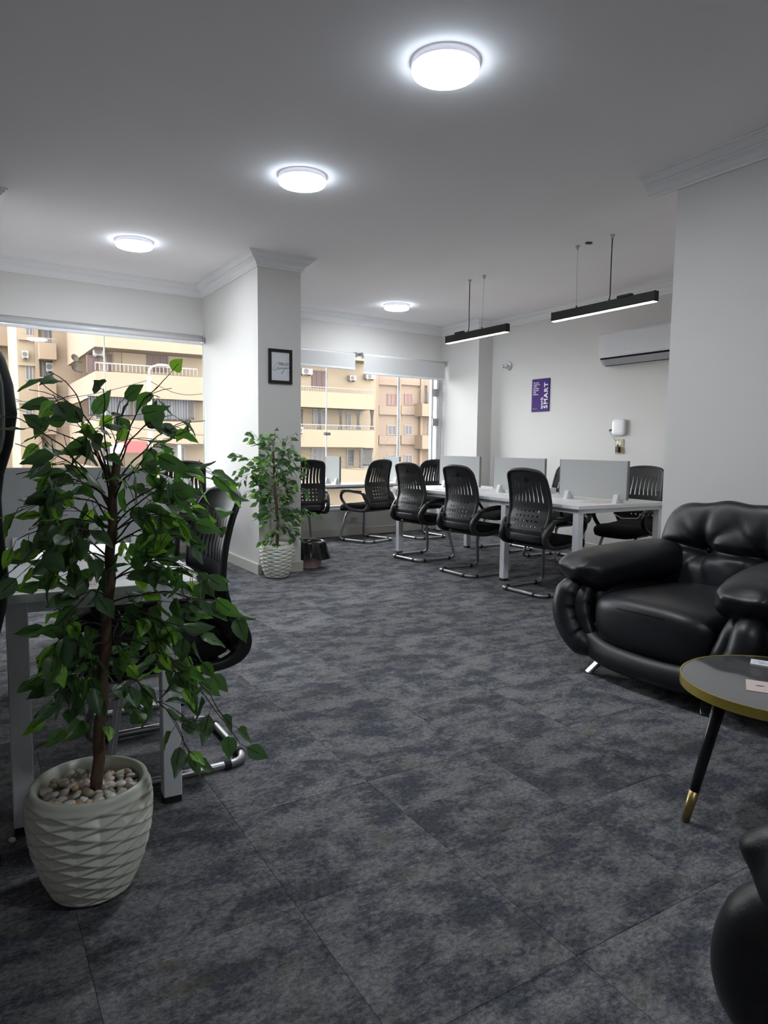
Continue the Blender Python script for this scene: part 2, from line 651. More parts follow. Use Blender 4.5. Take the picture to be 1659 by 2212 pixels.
SILL = 0.37
WT_L = 2.385
WT_F = 2.42


def facade(name, x0, x1, yf, wx0, wx1, wz0, wz1, th=0.20):
    """skewed wall with one opening (a front board, side boards, sill and lintel in one mesh)"""
    bm = BM()
    L = (x1 - x0) / math.cos(SK)
    a, b = (wx0 - x0) / math.cos(SK), (wx1 - x0) / math.cos(SK)
    box(bm, 0, 0, 0, L, th, wz0)
    box(bm, 0, 0, wz1, L, th, CEIL)
    if a > 0.005:
        box(bm, 0, 0, wz0, a, th, wz1)
    if L - b > 0.005:
        box(bm, b, 0, wz0, L, th, wz1)
    return struct(obj(name, bm, M['wall'], None, False, (x0, yf(x0), 0), SK))


facade('wall_far_left', -3.05, 2.62, yl, 0.24, 2.40, SILL, WT_L)
facade('wall_far', 2.70, 6.10, yfar, 2.76, 6.0, SILL, WT_F)

# crown moulding (profile: distance from wall, drop below ceiling)
CROWN = [(0.0, 0.118), (0.012, 0.118), (0.012, 0.104), (0.020, 0.098), (0.026, 0.088), (0.034, 0.074), (0.047, 0.062), (0.060, 0.055),
         (0.060, 0.047), (0.070, 0.045), (0.078, 0.038), (0.090, 0.026), (0.102, 0.021), (0.102, 0.013), (0.118, 0.011), (0.118, 0.0), (0.0, 0.0)]
BASEB = [(0.0, 0.0), (0.018, 0.0), (0.018, 0.092), (0.014, 0.10), (0.0, 0.10)]


def run(name, pts, prof, m, ceiling=True):
    """moulding mitred along a wall line; the room lies on the right of the direction of travel"""
    P = [Vector((p[0], p[1])) for p in pts]
    bm = BM()
    rings = []
    for i, p in enumerate(P):
        d0 = (P[i] - P[i - 1]).normalized() if i else None
        d1 = (P[i + 1] - P[i]).normalized() if i < len(P) - 1 else None
        n0 = Vector((d0.y, -d0.x)) if d0 else None
        n1 = Vector((d1.y, -d1.x)) if d1 else None
        if n0 is None:
            mt = n1
        elif n1 is None:
            mt = n0
        else:
            mt = (n0 + n1)
            mt = mt / max(0.2, mt.dot(n0))
        rings.append([bm.verts.new((p.x + mt.x * d, p.y + mt.y * d, CEIL - h if ceiling else h)) for d, h in prof])
    k = len(prof)
    for a, b in zip(rings, rings[1:]):
        for j in range(k):
            bm.faces.new((a[j], a[(j + 1) % k], b[(j + 1) % k], b[j]))
    bm.faces.new(rings[0])
    bm.faces.new(rings[-1][::-1])
    bmesh.ops.recalc_face_normals(bm, faces=bm.faces)
    return struct(obj(name, bm, m))


P_ = [(0.225, yl(0.225)), (XC0, yl(XC0)), (XC0, YC0), (XC1, YC0), (XC1, yfar(XC1)), (XPIL, yfar(XPIL)), (XPIL, YAC), (XAC, YAC), (XAC, YPIER)]
run('trim_1', P_, CROWN, M['crown'])
run('trim_2', [(XPIER, YPIER + 0.20), (XPIER, -2.25)], CROWN, M['crown'])
run('trim_3', [(-0.35, 5.60), (0.225, 5.60), (0.225, yl(0.225))], CROWN, M['crown'])
run('baseboard_far_left', [(0.225, yl(0.225)), (XC0, yl(XC0))], BASEB, M['base'], False)
run('baseboard_column', [(XC0, yl(XC0) - 0.02), (XC0, YC0), (XC1, YC0), (XC1, yfar(XC1) - 0.02)], BASEB, M['base'], False)
run('baseboard_far', [(XC1, yfar(XC1)), (XPIL, yfar(XPIL))], BASEB, M['base'], False)
run('baseboard_right', [(XPIL, yfar(XPIL) - 0.02), (XPIL, YAC), (XAC, YAC), (XAC, YPIER + 0.01)], BASEB, M['base'], False)
run('baseboard_pier', [(XPIER, YPIER), (XPIER, -2.25)], BASEB, M['base'], False)


# windows: frameless glass with posts
def window(name, x0, x1, yf, z0, z1, seams, post=None):
    """local x runs along the skewed facade, origin at (x0, yf(x0))"""
    c = math.cos(SK)
    L = (x1 - x0) / c
    root = struct(empty(name, (x0, yf(x0), 0), SK))
    bm = BM()
    box(bm, 0, 0.05, z1 - 0.045, L, 0.11, z1)
    box(bm, 0, 0.05, z0, L, 0.11, z0 + 0.03)
    box(bm, 0, 0.05, z0 + 0.03, 0.035, 0.11, z1 - 0.045)
    box(bm, L - 0.035, 0.05, z0 + 0.03, L, 0.11, z1 - 0.045)
    obj('window_frame', bm, M['steel_w'], root)
    obox('window_sill', (0, -0.015, z0 - 0.03), (L, 0.12, z0 - 0.001), M['white'], root, 0.004)
    xs = [0.035] + [(s - x0) / c for s in seams] + [L - 0.035]
    for i, (a, b) in enumerate(zip(xs, xs[1:])):
        obox('pane', (a + 0.003, 0.074, z0 + 0.03), (b - 0.003, 0.082, z1 - 0.045), M['glass'], root)
    for i, s in enumerate(seams):
        a = (s - x0) / c
        wd = 0.016 if post and i in post else 0.005
        obox('glazing_bead', (a - wd, 0.069, z0 + 0.03), (a + wd, 0.087, z1 - 0.045), M['hem'], root)
    return root


win1 = window('window_1', 0.24, 2.40, yl, SILL, WT_L, [1.305])
win2 = window('window_2', 2.76, 6.0, yfar, SILL, WT_F, [4.117, 5.29, 5.90], post=(1, 2))
c_ = math.cos(SK)
for s, z in ((5.955, 1.98), (5.945, 1.555)):
    a = (s - 2.76) / c_
    o = obox('patch_hinge', (a - 0.055, 0.045, z - 0.055), (a + 0.055, 0.11, z + 0.055), M['steel'], win2, 0.006)
a = (4.117 - 2.76) / c_
bm = BM()
sweep(bm, [(a - 0.045, 0.06, 1.352), (a + 0.045, 0.06, 1.352)], rrect(0.035, 0.035, 0.012))
obj('glass_lock', bm, M['edge'], win2)


# roller blinds
def blind(name, label, x0, x1, yf, ztube, drop, back, chain=None):
    root = empty(name, (x0, yf(x0), 0), SK)
    tag(root, label, 'blind', 'roller blinds at the windows')
    L = (x1 - x0) / c_
    y = -back
    tube('roller_tube', [(0.012, y, ztube), (L - 0.012, y, ztube)], 0.024, M['gpl'], root, 12)
    for s in (0, L):
        obox('bracket', (s - 0.006, y - 0.03, ztube - 0.035), (s + 0.006, 0.0, ztube + 0.035), M['steel'], root, 0.002)
    if drop > 0.03:
        bm = BM()
        box(bm, 0.02, y - 0.0265, ztube - drop, L - 0.02, y - 0.0245, ztube)
        obj('blind_fabric', bm, M['blind'], root)
    obox('hem_bar', (0.018, y - 0.034, ztube - drop - 0.028), (L - 0.018, y - 0.017, ztube - drop), M['hem'], root, 0.004)
    if chain is not None:
        tube('pull_chain', [(chain, y - 0.01, ztube), (chain, y - 0.012, ztube - 0.9), (chain, y - 0.01, 0.85)], 0.0035, M['steel'], root, 5)
    return root


blind('roller_blind', 'short grey roller blind under a white tube, beside the column', 2.78, 4.475, yfar, 2.385, 0.17, 0.06)
blind('roller_blind', 'longer pale grey roller blind hanging next to the glass door hinges', 4.55, 5.985, yfar, 2.385, 0.215, 0.09, chain=1.43)
blind('roller_blind', 'white roller blind wound up tight above the left street window', 0.26, 2.30, yl, 2.325, 0.03, 0.06, chain=2.04)

# ------------------------------------------------------------------ ceiling lights
def disc_light(px, py, label):
    p = at(px, py, 'z', CEIL - 0.035)
    root = empty('ceiling_light', (p.x, p.y, CEIL))
    tag(root, label, 'ceiling light', 'round surface ceiling lights')
    bm = BM()
    lathe(bm, [(0.138, 0.0), (0.138, -0.003), (0.139, -0.005), (0.150, -0.007), (0.152, -0.016), (0.152, -0.027), (0.149, -0.029)], 48)
    bmesh.ops.recalc_face_normals(bm, faces=bm.faces)
    obj('lamp_housing', bm, M['lamprim'], root, True)
    bm = BM()
    lathe(bm, [(0.148, -0.0292), (0.1495, -0.034), (0.1485, -0.044), (0.143, -0.0505)], 48)
    bmesh.ops.recalc_face_normals(bm, faces=bm.faces)
    obj('diffuser_edge', bm, M['edgeglow'], root, True)
    bm = BM()
    lathe(bm, [(0.142, -0.0508), (0.135, -0.0535), (0.09, -0.056), (0.02, -0.057)], 48)
    bmesh.ops.recalc_face_normals(bm, faces=bm.faces)
    obj('diffuser', bm, M['lampglow'], root, True)
    return root


disc_light(962, 152, 'largest lit round lamp, near the top of the photo')
disc_light(653, 393, 'lit round lamp on the ceiling in front of the column')
disc_light(290, 530, 'lit round lamp nearest the left street window')
disc_light(857, 665, 'smallest lit round lamp, near the far window wall')


for lx, ly, lab in ((1.80, -0.46, 'added round lamp out of view behind the camera, fill light for the near room'),):  # invented fixture, never in view: added to brighten the near end of the room
    q = project((lx, ly, CEIL))
    root = disc_light(962, 152, lab)
    root.location = (lx, ly, CEIL)


def bar_lamp(label, xa, ya, yb, z, wires, drv):
    root = empty('linear_pendant', (xa, (ya + yb) / 2, z))
    tag(root, label, 'pendant lamp', 'black linear pendant lamps')
    h = abs(yb - ya) / 2
    bm = BM()
    box(bm, -0.025, -h, 0.008, 0.025, h, 0.075, 0.002)
    box(bm, -0.025, -h, 0.0, -0.021, h, 0.008)
    box(bm, 0.021, -h, 0.0, 0.025, h, 0.008)
    obj('housing', bm, M['alu_b'], root)
    obox('led_strip', (-0.021, -h + 0.003, -0.003), (0.021, h - 0.003, 0.009), M['barglow'], root)
    for s in (-1, 1):
        obox('end_cap', (-0.026, s * h - 0.003, -0.001), (0.026, s * h + 0.003, 0.077), M['alu_b'], root)
    obox('driver_box', (-0.018, drv - 0.07, 0.076), (0.018, drv + 0.07, 0.098), M['alu_b'], root, 0.004)
    for kind, y0, y1 in wires:
        zc = CEIL - z
        if kind == 'c':
            tube('power_cord', [(0, y0, 0.075), (0.004, y0 - 0.004, 0.12), (0.002, (y0 + y1) / 2, zc * 0.55), (0, y1, zc)], 0.0048, M['wire'] if False else M['plast_b'], root, 6)
        else:
            tube('suspension_wire', [(0, y0, 0.075), (0, y1, zc)], 0.0014, M['tube'], root, 5)
        bm = BM()
        lathe(bm, [(0.010, zc - 0.03), (0.012, zc - 0.012), (0.02, zc)], 10, c=(0, y1, 0))
        obj('ceiling_mount', bm, M['steel'], root, True)
        bm = BM()
        lathe(bm, [(0.006, 0.076), (0.006, 0.095)], 8, c=(0, y0, 0))
        obj('gripper', bm, M['alu_b'], root, True)
    return root


XL = 4.52
a0, a1 = at(966, 742, 'x', XL), at(1096, 717, 'x', XL)
zb = (a0.z + a1.z) / 2
yc = (a0.y + a1.y) / 2
bar_lamp('shorter looking black bar lamp hung by the corner pilaster', XL, a0.y, a1.y, zb,
         [('c', at(1012, 700, 'x', XL).y - yc, at(1015, 607, 'x', XL).y - yc), ('w', at(1041, 705, 'x', XL).y - yc, at(1046, 602, 'x', XL).y - yc)], at(993, 715, 'x', XL).y - yc)
a0, a1 = at(1195, 697, 'x', XL), at(1417, 648, 'x', XL)
zb = (a0.z + a1.z) / 2
yc = (a0.y + a1.y) / 2
bar_lamp('black bar lamp hung beside the pier, longer in the photo', XL, a0.y, a1.y, zb,
         [('w', at(1245, 665, 'x', XL).y - yc, at(1248, 531, 'x', XL).y - yc), ('c', at(1316, 645, 'x', XL).y - yc, at(1323, 514, 'x', XL).y - yc)], at(1350, 640, 'x', XL).y - yc)
p = at(1272, 525, 'z', CEIL - 0.003)
bm = BM()
pillow(bm, 0.035, 0.028, 0.008, 0.8, 1.0, 14, 6)
tag(obj('ceiling_hole_patch', bm, M['shade'], None, True, (p.x, p.y, CEIL - 0.004)), 'small dark patch on the ceiling by the pendant wires', 'ceiling patch')

# ------------------------------------------------------------------ things on the right wall
# split air conditioner
pa, pb = at(1309, 725, 'x', XAC - 0.1), at(1312, 788, 'x', XAC - 0.1)
yA = pa.y
zt, zbm = pa.z + 0.01, pb.z - 0.02
ac = tag(empty('air_conditioner', (XAC, yA, zbm)), 'white split air conditioner high on the right wall', 'air conditioner')
H = zt - zbm
LN = 0.95
prof = [(0.0, 0.0), (-0.13, 0.0), (-0.175, 0.05), (-0.200, 0.085), (-0.205, 0.10), (-0.21, H * 0.6), (-0.205, H - 0.02), (-0.19, H), (0.0, H)]
bm = BM()
rr = [[bm.verts.new((x, -y, z)) for x, z in prof] for y in (0.0, 0.008, LN - 0.008, LN)]
for k in (0, 3):
    for v, (x, z) in zip(rr[k], prof):
        v.co.x *= 0.97
        v.co.z = H / 2 + (v.co.z - H / 2) * 0.98
for a, b in zip(rr, rr[1:]):
    for j in range(len(prof)):
        bm.faces.new((a[j], a[(j + 1) % len(prof)], b[(j + 1) % len(prof)], b[j]))
bm.faces.new(rr[0])
bm.faces.new(rr[-1][::-1])
bmesh.ops.recalc_face_normals(bm, faces=bm.faces)
obj('body', bm, M['gpl'], ac)
bm = BM()
q = [(-0.2015, 0.082), (-0.178, 0.048)]
for y0, y1 in ((0.02, LN - 0.02),):
    vs = [bm.verts.new(v) for v in ((q[0][0] - 0.003, -y0, q[0][1]), (q[0][0] - 0.003, -y1, q[0][1]), (q[0][0] + 0.009, -y1, q[0][1] - 0.017), (q[0][0] + 0.009, -y0, q[0][1] - 0.017))]
    bm.faces.new(vs)
bmesh.ops.solidify(bm, geom=list(bm.faces), thickness=0.003)
obj('air_slot', bm, M['dark'], ac)
bm = BM()
vs = [bm.verts.new(v) for v in ((-0.190, -0.03, 0.062), (-0.190, -LN + 0.03, 0.062), (-0.142, -LN + 0.03, 0.010), (-0.142, -0.03, 0.010))]
bm.faces.new(vs)
bmesh.ops.solidify(bm, geom=list(bm.faces), thickness=0.010)
obj('louvre_flap', bm, M['gpl'], ac)
bm = BM()
vs = [bm.verts.new(v) for v in ((-0.140, -0.04, 0.003), (-0.140, -LN + 0.04, 0.003), (-0.128, -LN + 0.04, -0.003), (-0.128, -0.04, -0.003))]
bm.faces.new(vs)
bmesh.ops.solidify(bm, geom=list(bm.faces), thickness=0.003)
obj('lower_slot', bm, M['dark'], ac)
obox('logo_strip', (-0.2125, -0.44, H * 0.40), (-0.209, -0.36, H * 0.40 + 0.008), M['wink'], ac)

# dome camera
p = at(1097, 790, 'x', XAC - 0.03)
dc = tag(empty('security_camera', (XAC, p.y, p.z)), 'white turret security camera on the right wall', 'security camera')
bm = BM()
lathe(bm, [(0.052, 0.0), (0.052, 0.03), (0.046, 0.036)], 28)
o = obj('mount_ring', bm, M['gpl'], dc, True)
o.rotation_euler = (0, -math.pi / 2, 0)
bm = BM()
pillow(bm, 0.040, 0.040, 0.036, 1, 1, 24, 14)
o = obj('camera_ball', bm, M['gpl'], dc, True)
o.location = (-0.052, 0.008, -0.002)
bm = BM()
d = (CAM * 0.5 + Vector((1.2, 2, 0)) - Vector((XAC, p.y, p.z))).normalized()
d = Vector((-0.80, 0.25, -0.18)).normalized()
cpos = Vector((-0.052, 0.008, -0.002))
for k, (du, dv, r) in enumerate(((0.0, 0.008, 0.012), (0.0, -0.016, 0.008))):
    base = cpos + d * 0.036 + Vector((0, du, dv))
    sweep(bm, [base - d * 0.006, base + d * 0.004], circ(r, 14))
obj('lens', bm, M['dark'], dc)

# purple poster
p0, p1 = at(1150, 820, 'x', XAC - 0.012), at(1185, 888, 'x', XAC - 0.012)
pw, ph = abs(p0.y - p1.y), abs(p0.z - p1.z)
po = tag(empty('wall_poster', (XAC, (p0.y + p1.y) / 2, (p0.z + p1.z) / 2)), 'purple SMART poster on the right wall', 'poster')
obox('board', (-0.014, -pw / 2, -ph / 2), (0, pw / 2, ph / 2), M['purple'], po, 0.001)
# poster-local: reading x runs to -y (rightwards), up is +z, faces -x
X_ = -0.0152
text_mesh('slogan_lettering', 'SMART', 0.092, M['wink'], po, basis((X_, -pw / 2 + 0.022, -ph / 2 + 0.035), (0, 0, 1), (0, 1, 0)), 'LEFT', 1.18, 0.0022)
text_mesh('slogan_lettering', 'work', 0.066, M['wink'], po, basis((X_, -pw / 2 + 0.100, -ph / 2 + 0.030), (0, 0, 1), (0, 1, 0)), 'LEFT', 1.05, 0.0012)
text_mesh('paragraph_lettering', 'We work\ntogether to\ncreate\ninnovative\nideas and\nbuild\nsolutions.', 0.0245, M['wink'], po, basis((X_, pw / 2 - 0.026, ph / 2 - 0.055), (0, -1, 0), (0, 0, 1)), 'LEFT', 1.0, 0.0006, 0.98)
bm = BM()
pts = []
for k in range(40):
    t = k / 39
    pts.append((X_, pw / 2 - 0.02 - 0.085 * t, -ph / 2 + 0.035 + 0.005 * math.sin(t * 26) * (1 - t) + (0.014 * math.exp(-((t - 0.16) / 0.05) ** 2))))
sweep(bm, pts, circ(0.0013, 5))
obj('signature_mark', bm, M['wink'], po)

# router + sockets
p0, p1 = at(1323, 906, 'x', XAC - 0.03), at(1350, 941, 'x', XAC - 0.03)
rt = tag(empty('wifi_router', (XAC, (p0.y + p1.y) / 2, (p0.z + p1.z) / 2)), 'white rounded router box fixed on the right wall', 'router')
bm = BM()
pillow(bm, 0.020, abs(p0.y - p1.y) / 2, abs(p0.z - p1.z) / 2, 0.28, 0.28, 32, 16)
o = obj('router_case', bm, M['gpl'], rt, True)
o.location.x = -0.021
ry0, rz0 = abs(p0.y - p1.y) / 2, abs(p0.z - p1.z) / 2
tube('router_cable', [(-0.012, ry0, -rz0 * 0.25), (-0.02, ry0 + 0.03, -rz0 * 0.3), (-0.022, ry0 + 0.034, -rz0 * 0.6), (-0.01, ry0 - 0.01, -rz0 * 1.35), (-0.012, ry0 - 0.035, -rz0 * 1.62), (-0.012, 0.012, -rz0 * 1.55), (-0.025, -0.010, -rz0 * 1.62), (-0.034, -0.004, -rz0 * 1.95)], 0.0028, M['edge'], rt, 6)
bm = BM()
sweep(bm, [(-0.016, ry0 + 0.0, -rz0 * 0.22), (-0.018, ry0 + 0.045, -rz0 * 0.36)], circ(0.011, 8))
obj('cable_plug', bm, M['plast_b'], rt, True)
for k, (py, lab) in enumerate(((956, 'beige switch plate directly below the router'), (973, 'beige wall socket with a black plug in it'))):
    p = at(1338, py, 'x', XAC - 0.005)
    so = tag(empty('wall_socket', (XAC, p.y, p.z)), lab, 'socket', 'beige plates under the router')
    obox('face_plate', (-0.010, -0.060, -0.038), (0, 0.060, 0.038), M['beige'], so, 0.003)
    obox('module', (-0.0125, -0.034, -0.024), (-0.009, 0.034, 0.024), M['gpl'] if k == 0 else M['beige'], so, 0.001)
    if k == 1:
        pl = tag(empty('charger_plug', (XAC - 0.0125, p.y + 0.004, p.z + 0.01)), 'black charger plug pushed into the lower beige socket', 'plug')
        obox('plug_body', (-0.035, -0.024, -0.034), (0.0, 0.024, 0.034), M['plast_b'], pl, 0.005)
        tube('strain_relief', [(-0.018, 0.0, 0.033), (-0.018, 0.0, 0.058)], 0.006, M['plast_b'], pl, 8)

# socket under the counter on the far wall
yy = yfar(4.25)
p = at(765, 1122, 'y', yy)
so = tag(empty('wall_socket', (p.x, yfar(p.x), p.z), SK), 'grey wall socket low on the far wall behind a chair', 'socket')
obox('face_plate', (-0.05, -0.010, -0.04), (0.05, 0, 0.04), M['base'], so, 0.003)
obox('module', (-0.026, -0.013, -0.02), (0.026, -0.009, 0.02), M['beige'], so, 0.001)

# framed print on the column
p0, p1 = at(580.5, 752, 'y', YC0 - 0.02), at(631.5, 830, 'y', YC0 - 0.02)
fw, fh = p1.x - p0.x, p0.z - p1.z
pf = tag(empty('framed_print', ((p0.x + p1.x) / 2, YC0, (p0.z + p1.z) / 2)), 'black framed HELLO print hung on the column', 'picture')
bm = BM()
b_ = 0.027
for (x0, z0, x1, z1) in ((-fw / 2, -fh / 2, fw / 2, -fh / 2 + b_), (-fw / 2, fh / 2 - b_, fw / 2, fh / 2), (-fw / 2, -fh / 2 + b_, -fw / 2 + b_, fh / 2 - b_), (fw / 2 - b_, -fh / 2 + b_, fw / 2, fh / 2 - b_)):
    box(bm, x0, -0.024, z0, x1, 0, z1, 0.002)
obj('picture_frame', bm, M['black'], pf)
obox('print_sheet', (-fw / 2 + b_ - 0.002, -0.012, -fh / 2 + b_ - 0.002), (fw / 2 - b_ + 0.002, -0.006, fh / 2 - b_ + 0.002), M['paper'], pf)
text_mesh('hello_lettering', 'HELLO', 0.034, M['ink'], pf, basis((-fw / 2 + 0.098, -0.0128, 0.012), (1, 0, 0), (0, 0, 1)), 'LEFT', 0.98, 0.0003)
bm = BM()
# script word drawn as pen strokes: "Gorgeous"
def stroke(pts, ox, oz, s, r=0.0011):
    P3 = [Vector((ox + x * s, -0.0128, oz + z * s)) for x, z in pts]
    Q = []
    for i in range(len(P3) - 1):
        a, b, c2, d2 = P3[max(i - 1, 0)], P3[i], P3[i + 1], P3[min(i + 2, len(P3) - 1)]
        for k in range(5):
            t = k / 5
            Q.append(0.5 * ((2 * b) + (c2 - a) * t + (2 * a - 5 * b + 4 * c2 - d2) * t * t + (3 * b - a - 3 * c2 + d2) * t ** 3))
    Q.append(P3[-1])
    sweep(bm, Q, circ(r, 5))
oz = -0.03
sx = -fw / 2 + 0.045
stroke([(0.062, 0.058), (0.055, 0.066), (0.038, 0.058), (0.012, 0.028), (0.002, 0.004), (0.006, -0.010), (0.022, -0.006), (0.045, 0.014), (0.056, 0.024), (0.040, 0.020), (0.034, 0.006), (0.048, 0.004), (0.060, 0.012)], sx, oz, 1)
stroke([(0.066, 0.016), (0.060, 0.008), (0.066, 0.003), (0.073, 0.010), (0.068, 0.017), (0.080, 0.016), (0.086, 0.020), (0.085, 0.008), (0.094, 0.016), (0.104, 0.019), (0.096, 0.022), (0.094, 0.012), (0.101, 0.010), (0.108, 0.020), (0.104, 0.002), (0.092, -0.020), (0.082, -0.032), (0.086, -0.034), (0.104, -0.006), (0.116, 0.012)], sx, oz, 1)
stroke([(0.116, 0.012), (0.124, 0.022), (0.118, 0.024), (0.117, 0.012), (0.126, 0.014), (0.134, 0.023), (0.128, 0.018), (0.132, 0.013), (0.140, 0.022), (0.142, 0.014), (0.150, 0.026), (0.150, 0.016), (0.160, 0.028), (0.166, 0.032), (0.164, 0.020), (0.158, 0.018)], sx, oz, 1)
obj('script_lettering', bm, M['ink'], pf, True)


# ------------------------------------------------------------------ desks
def leg(parent, x, y, h, s=0.06):
    bm = BM()
    box(bm, x - s / 2, y - s / 2, 0.022, x + s / 2, y + s / 2, h, 0.003)
    l_ = obj('leg', bm, M['steel_w'], parent)
    obox('foot_pad', (x - s / 2 + 0.002, y - s / 2 + 0.002, 0.0), (x + s / 2 - 0.002, y + s / 2 - 0.002, 0.022), M['rubber'], l_)


def desk(name, label, loc, rz, L, W, h, legs, seams=(), inset=0.03):
    """local: x across (0..W), y along (0..L)"""
    root = empty(name, loc, rz)
    tag(root, label, 'desk')
    ys = [0] + list(seams) + [L]
    for a, b in zip(ys, ys[1:]):
        obox('desktop', (0, a + 0.001, h - 0.028), (W, b - 0.001, h), M['white'], root, 0.0015)
    t = 0.028
    for (x0, y0, x1, y1) in ((inset, inset, W - inset, inset + 0.04), (inset, L - inset - 0.04, W - inset, L - inset),
                             (inset, inset + 0.04, inset + 0.04, L - inset - 0.04), (W - inset - 0.04, inset + 0.04, W - inset, L - inset - 0.04)):
        obox('frame_rail', (x0, y0, h - t - 0.036), (x1, y1, h - t - 0.001), M['steel_w'], root, 0.002)
    for x, y in legs:
        leg(root, x, y, h - t - 0.002)
    return root


def divider(label, loc, rz, L, z0, z1, feet=(0.1, 0.9), th=0.022):
    root = empty('desk_divider', loc, rz)
    tag(root, label, 'desk divider', 'grey fabric desk dividers')
    obox('panel', (-th / 2, 0.004, 0.032), (th / 2, L - 0.004, z1 - z0), M['greyfab'], root, 0.002)
    obox('edge_trim', (-th / 2 - 0.001, 0, 0.032), (th / 2 + 0.001, 0.004, z1 - z0), M['edge'], root)
    obox('edge_trim', (-th / 2 - 0.001, L - 0.004, 0.032), (th / 2 + 0.001, L, z1 - z0), M['edge'], root)
    for f in feet:
        bm = BM()
        y = f * L
        pr = [(-0.045, 0.0), (0.045, 0.0), (0.030, 0.055), (0.022, 0.075), (-0.022, 0.075), (-0.030, 0.055)]
        vs0 = [bm.verts.new((x, y - 0.022, z)) for x, z in pr]
        vs1 = [bm.verts.new((x, y + 0.022, z)) for x, z in pr]
        for k in range(6):
            bm.faces.new((vs0[k], vs0[(k + 1) % 6], vs1[(k + 1) % 6], vs1[k]))
        bm.faces.new(vs0[::-1])
        bm.faces.new(vs1)
        bmesh.ops.recalc_face_normals(bm, faces=bm.faces)
        obj('clamp', bm, M['gpl'], root)
    return root


HD = 0.752
# long double bench on the right
XD0, YD0, WD, LD = 4.085, 3.80, 1.07, 2.80
RD = R_(-1.0)
bench = desk('bench_desk', 'long white double bench desk with chairs on both sides', (XD0, YD0, 0), RD, LD, WD, HD,
             [(0.06, 0.06), (0.06, 0.935), (0.06, 2.74), (WD - 0.06, 0.06), (WD - 0.06, 0.935), (WD - 0.06, 2.74)], (0.935, 1.868))
for k, (pxa, pxb, lab) in enumerate(((1208, 1357, 'nearest grey divider on the long bench, biggest in the photo'), (1065, 1178, 'middle one of the three grey dividers on the long bench'), (949, 1037, 'grey divider at the far end of the long bench'))):
    ya, yb = at(pxb, 1040, 'x', 4.60).y, at(pxa, 1040, 'x', 4.60).y
    divider(lab, (4.60, ya, HD), RD, yb - ya, HD, 1.102, (0.13, 0.86))
for k, yy in enumerate((0.12, 1.05, 1.98)):
    o = obox('desk_label', (XD0 - 0.0012, YD0 + yy + 0.05, HD - 0.021), (XD0 + 0.0, YD0 + yy + 0.13, HD - 0.007), M['paper'], bench)
    o.location = (0, 0, 0)
    o.parent = bench
    for v in o.data.vertices:
        v.co.x -= XD0
        v.co.y -= YD0
# leaflet + notebook on the bench, cables beneath
tag(obox('leaflet', (4.42, 3.90, HD), (4.58, 4.12, HD + 0.0015), M['pink']), 'pale pink leaflet lying at the near end of the long bench', 'leaflet')
tag(obox('white_box', (4.86, 5.05, HD), (5.10, 5.35, HD + 0.05), M['white'], None, 0.003), 'flat white box lying on the long bench', 'box')
tag(tube('cable', [(4.55, 3.86, HD - 0.08), (4.7, 3.9, HD - 0.13), (4.9, 3.9, HD - 0.14), (5.05, 3.95, HD - 0.09), (5.1, 4.0, HD - 0.06)], 0.004, M['gpl'], None, 6), 'white cable looping under the near end of the bench', 'cable')

# near desk on the left
LX, LY = 0.035, 2.255
LR = R_(-3.5)
WL, LL = 0.65, 1.55
ldesk = desk('work_desk', 'white desk behind the large potted plant', (LX, LY + 0.03, 0), LR, LL, WL, HD, [(0.088, 0.052), (0.53, 0.04), (0.088, LL - 0.06), (0.53, LL - 0.06)], (0.78,))
dv = divider('grey divider on the desk behind the large plant', (0.71, 3.03, HD), R_(-3.5) + math.pi / 2, 0.60, HD, 1.10, (0.15, 0.88))
# labels and leaflet on it
def printed_sheet(name, label, cat, loc, rz, w_, h_, rows, m=M['pink'], ink=M['inkg'], seed=1, t=0.0012, header=None):
    root = empty(name, loc, rz)
    tag(root, label, cat)
    obox('sheet', (0, 0, 0), (w_, h_, t), m, root)
    rn = random.Random(seed)
    bm = BM()
    for (y, hh, x0, x1) in rows:
        x = x0
        while x < x1:
            l_ = rn.uniform(0.003, 0.011)
            if rn.random() > 0.12:
                z = t + 0.0003
                hq = hh * rn.uniform(0.65, 1.0)
                vs = [bm.verts.new(v) for v in ((x, y, z), (x + l_ * 0.75, y, z), (x + l_ * 0.75, y + hq, z), (x, y + hq, z))]
                bm.faces.new(vs)
            x += l_
    obj('print', bm, ink, root)['kind'] = 'stuff'
    return root


printed_sheet('leaflet', 'pale pink printed leaflet on the edge of the left desk', 'leaflet', (0.085, 2.31, HD), LR, 0.285, 0.135,
              [(0.030, 0.010, 0.012, 0.03), (0.026, 0.016, 0.08, 0.27), (0.055, 0.004, 0.06, 0.26), (0.075, 0.014, 0.05, 0.27), (0.10, 0.004, 0.05, 0.22)], seed=3)
printed_sheet('desk_sticker', 'white printed sticker on the left desk corner', 'sticker', (0.535, 2.275, HD), LR, 0.085, 0.040,
              [(0.010, 0.016, 0.008, 0.055), (0.008, 0.022, 0.066, 0.078)], M['paper'], M['ink'], 5, 0.0006)

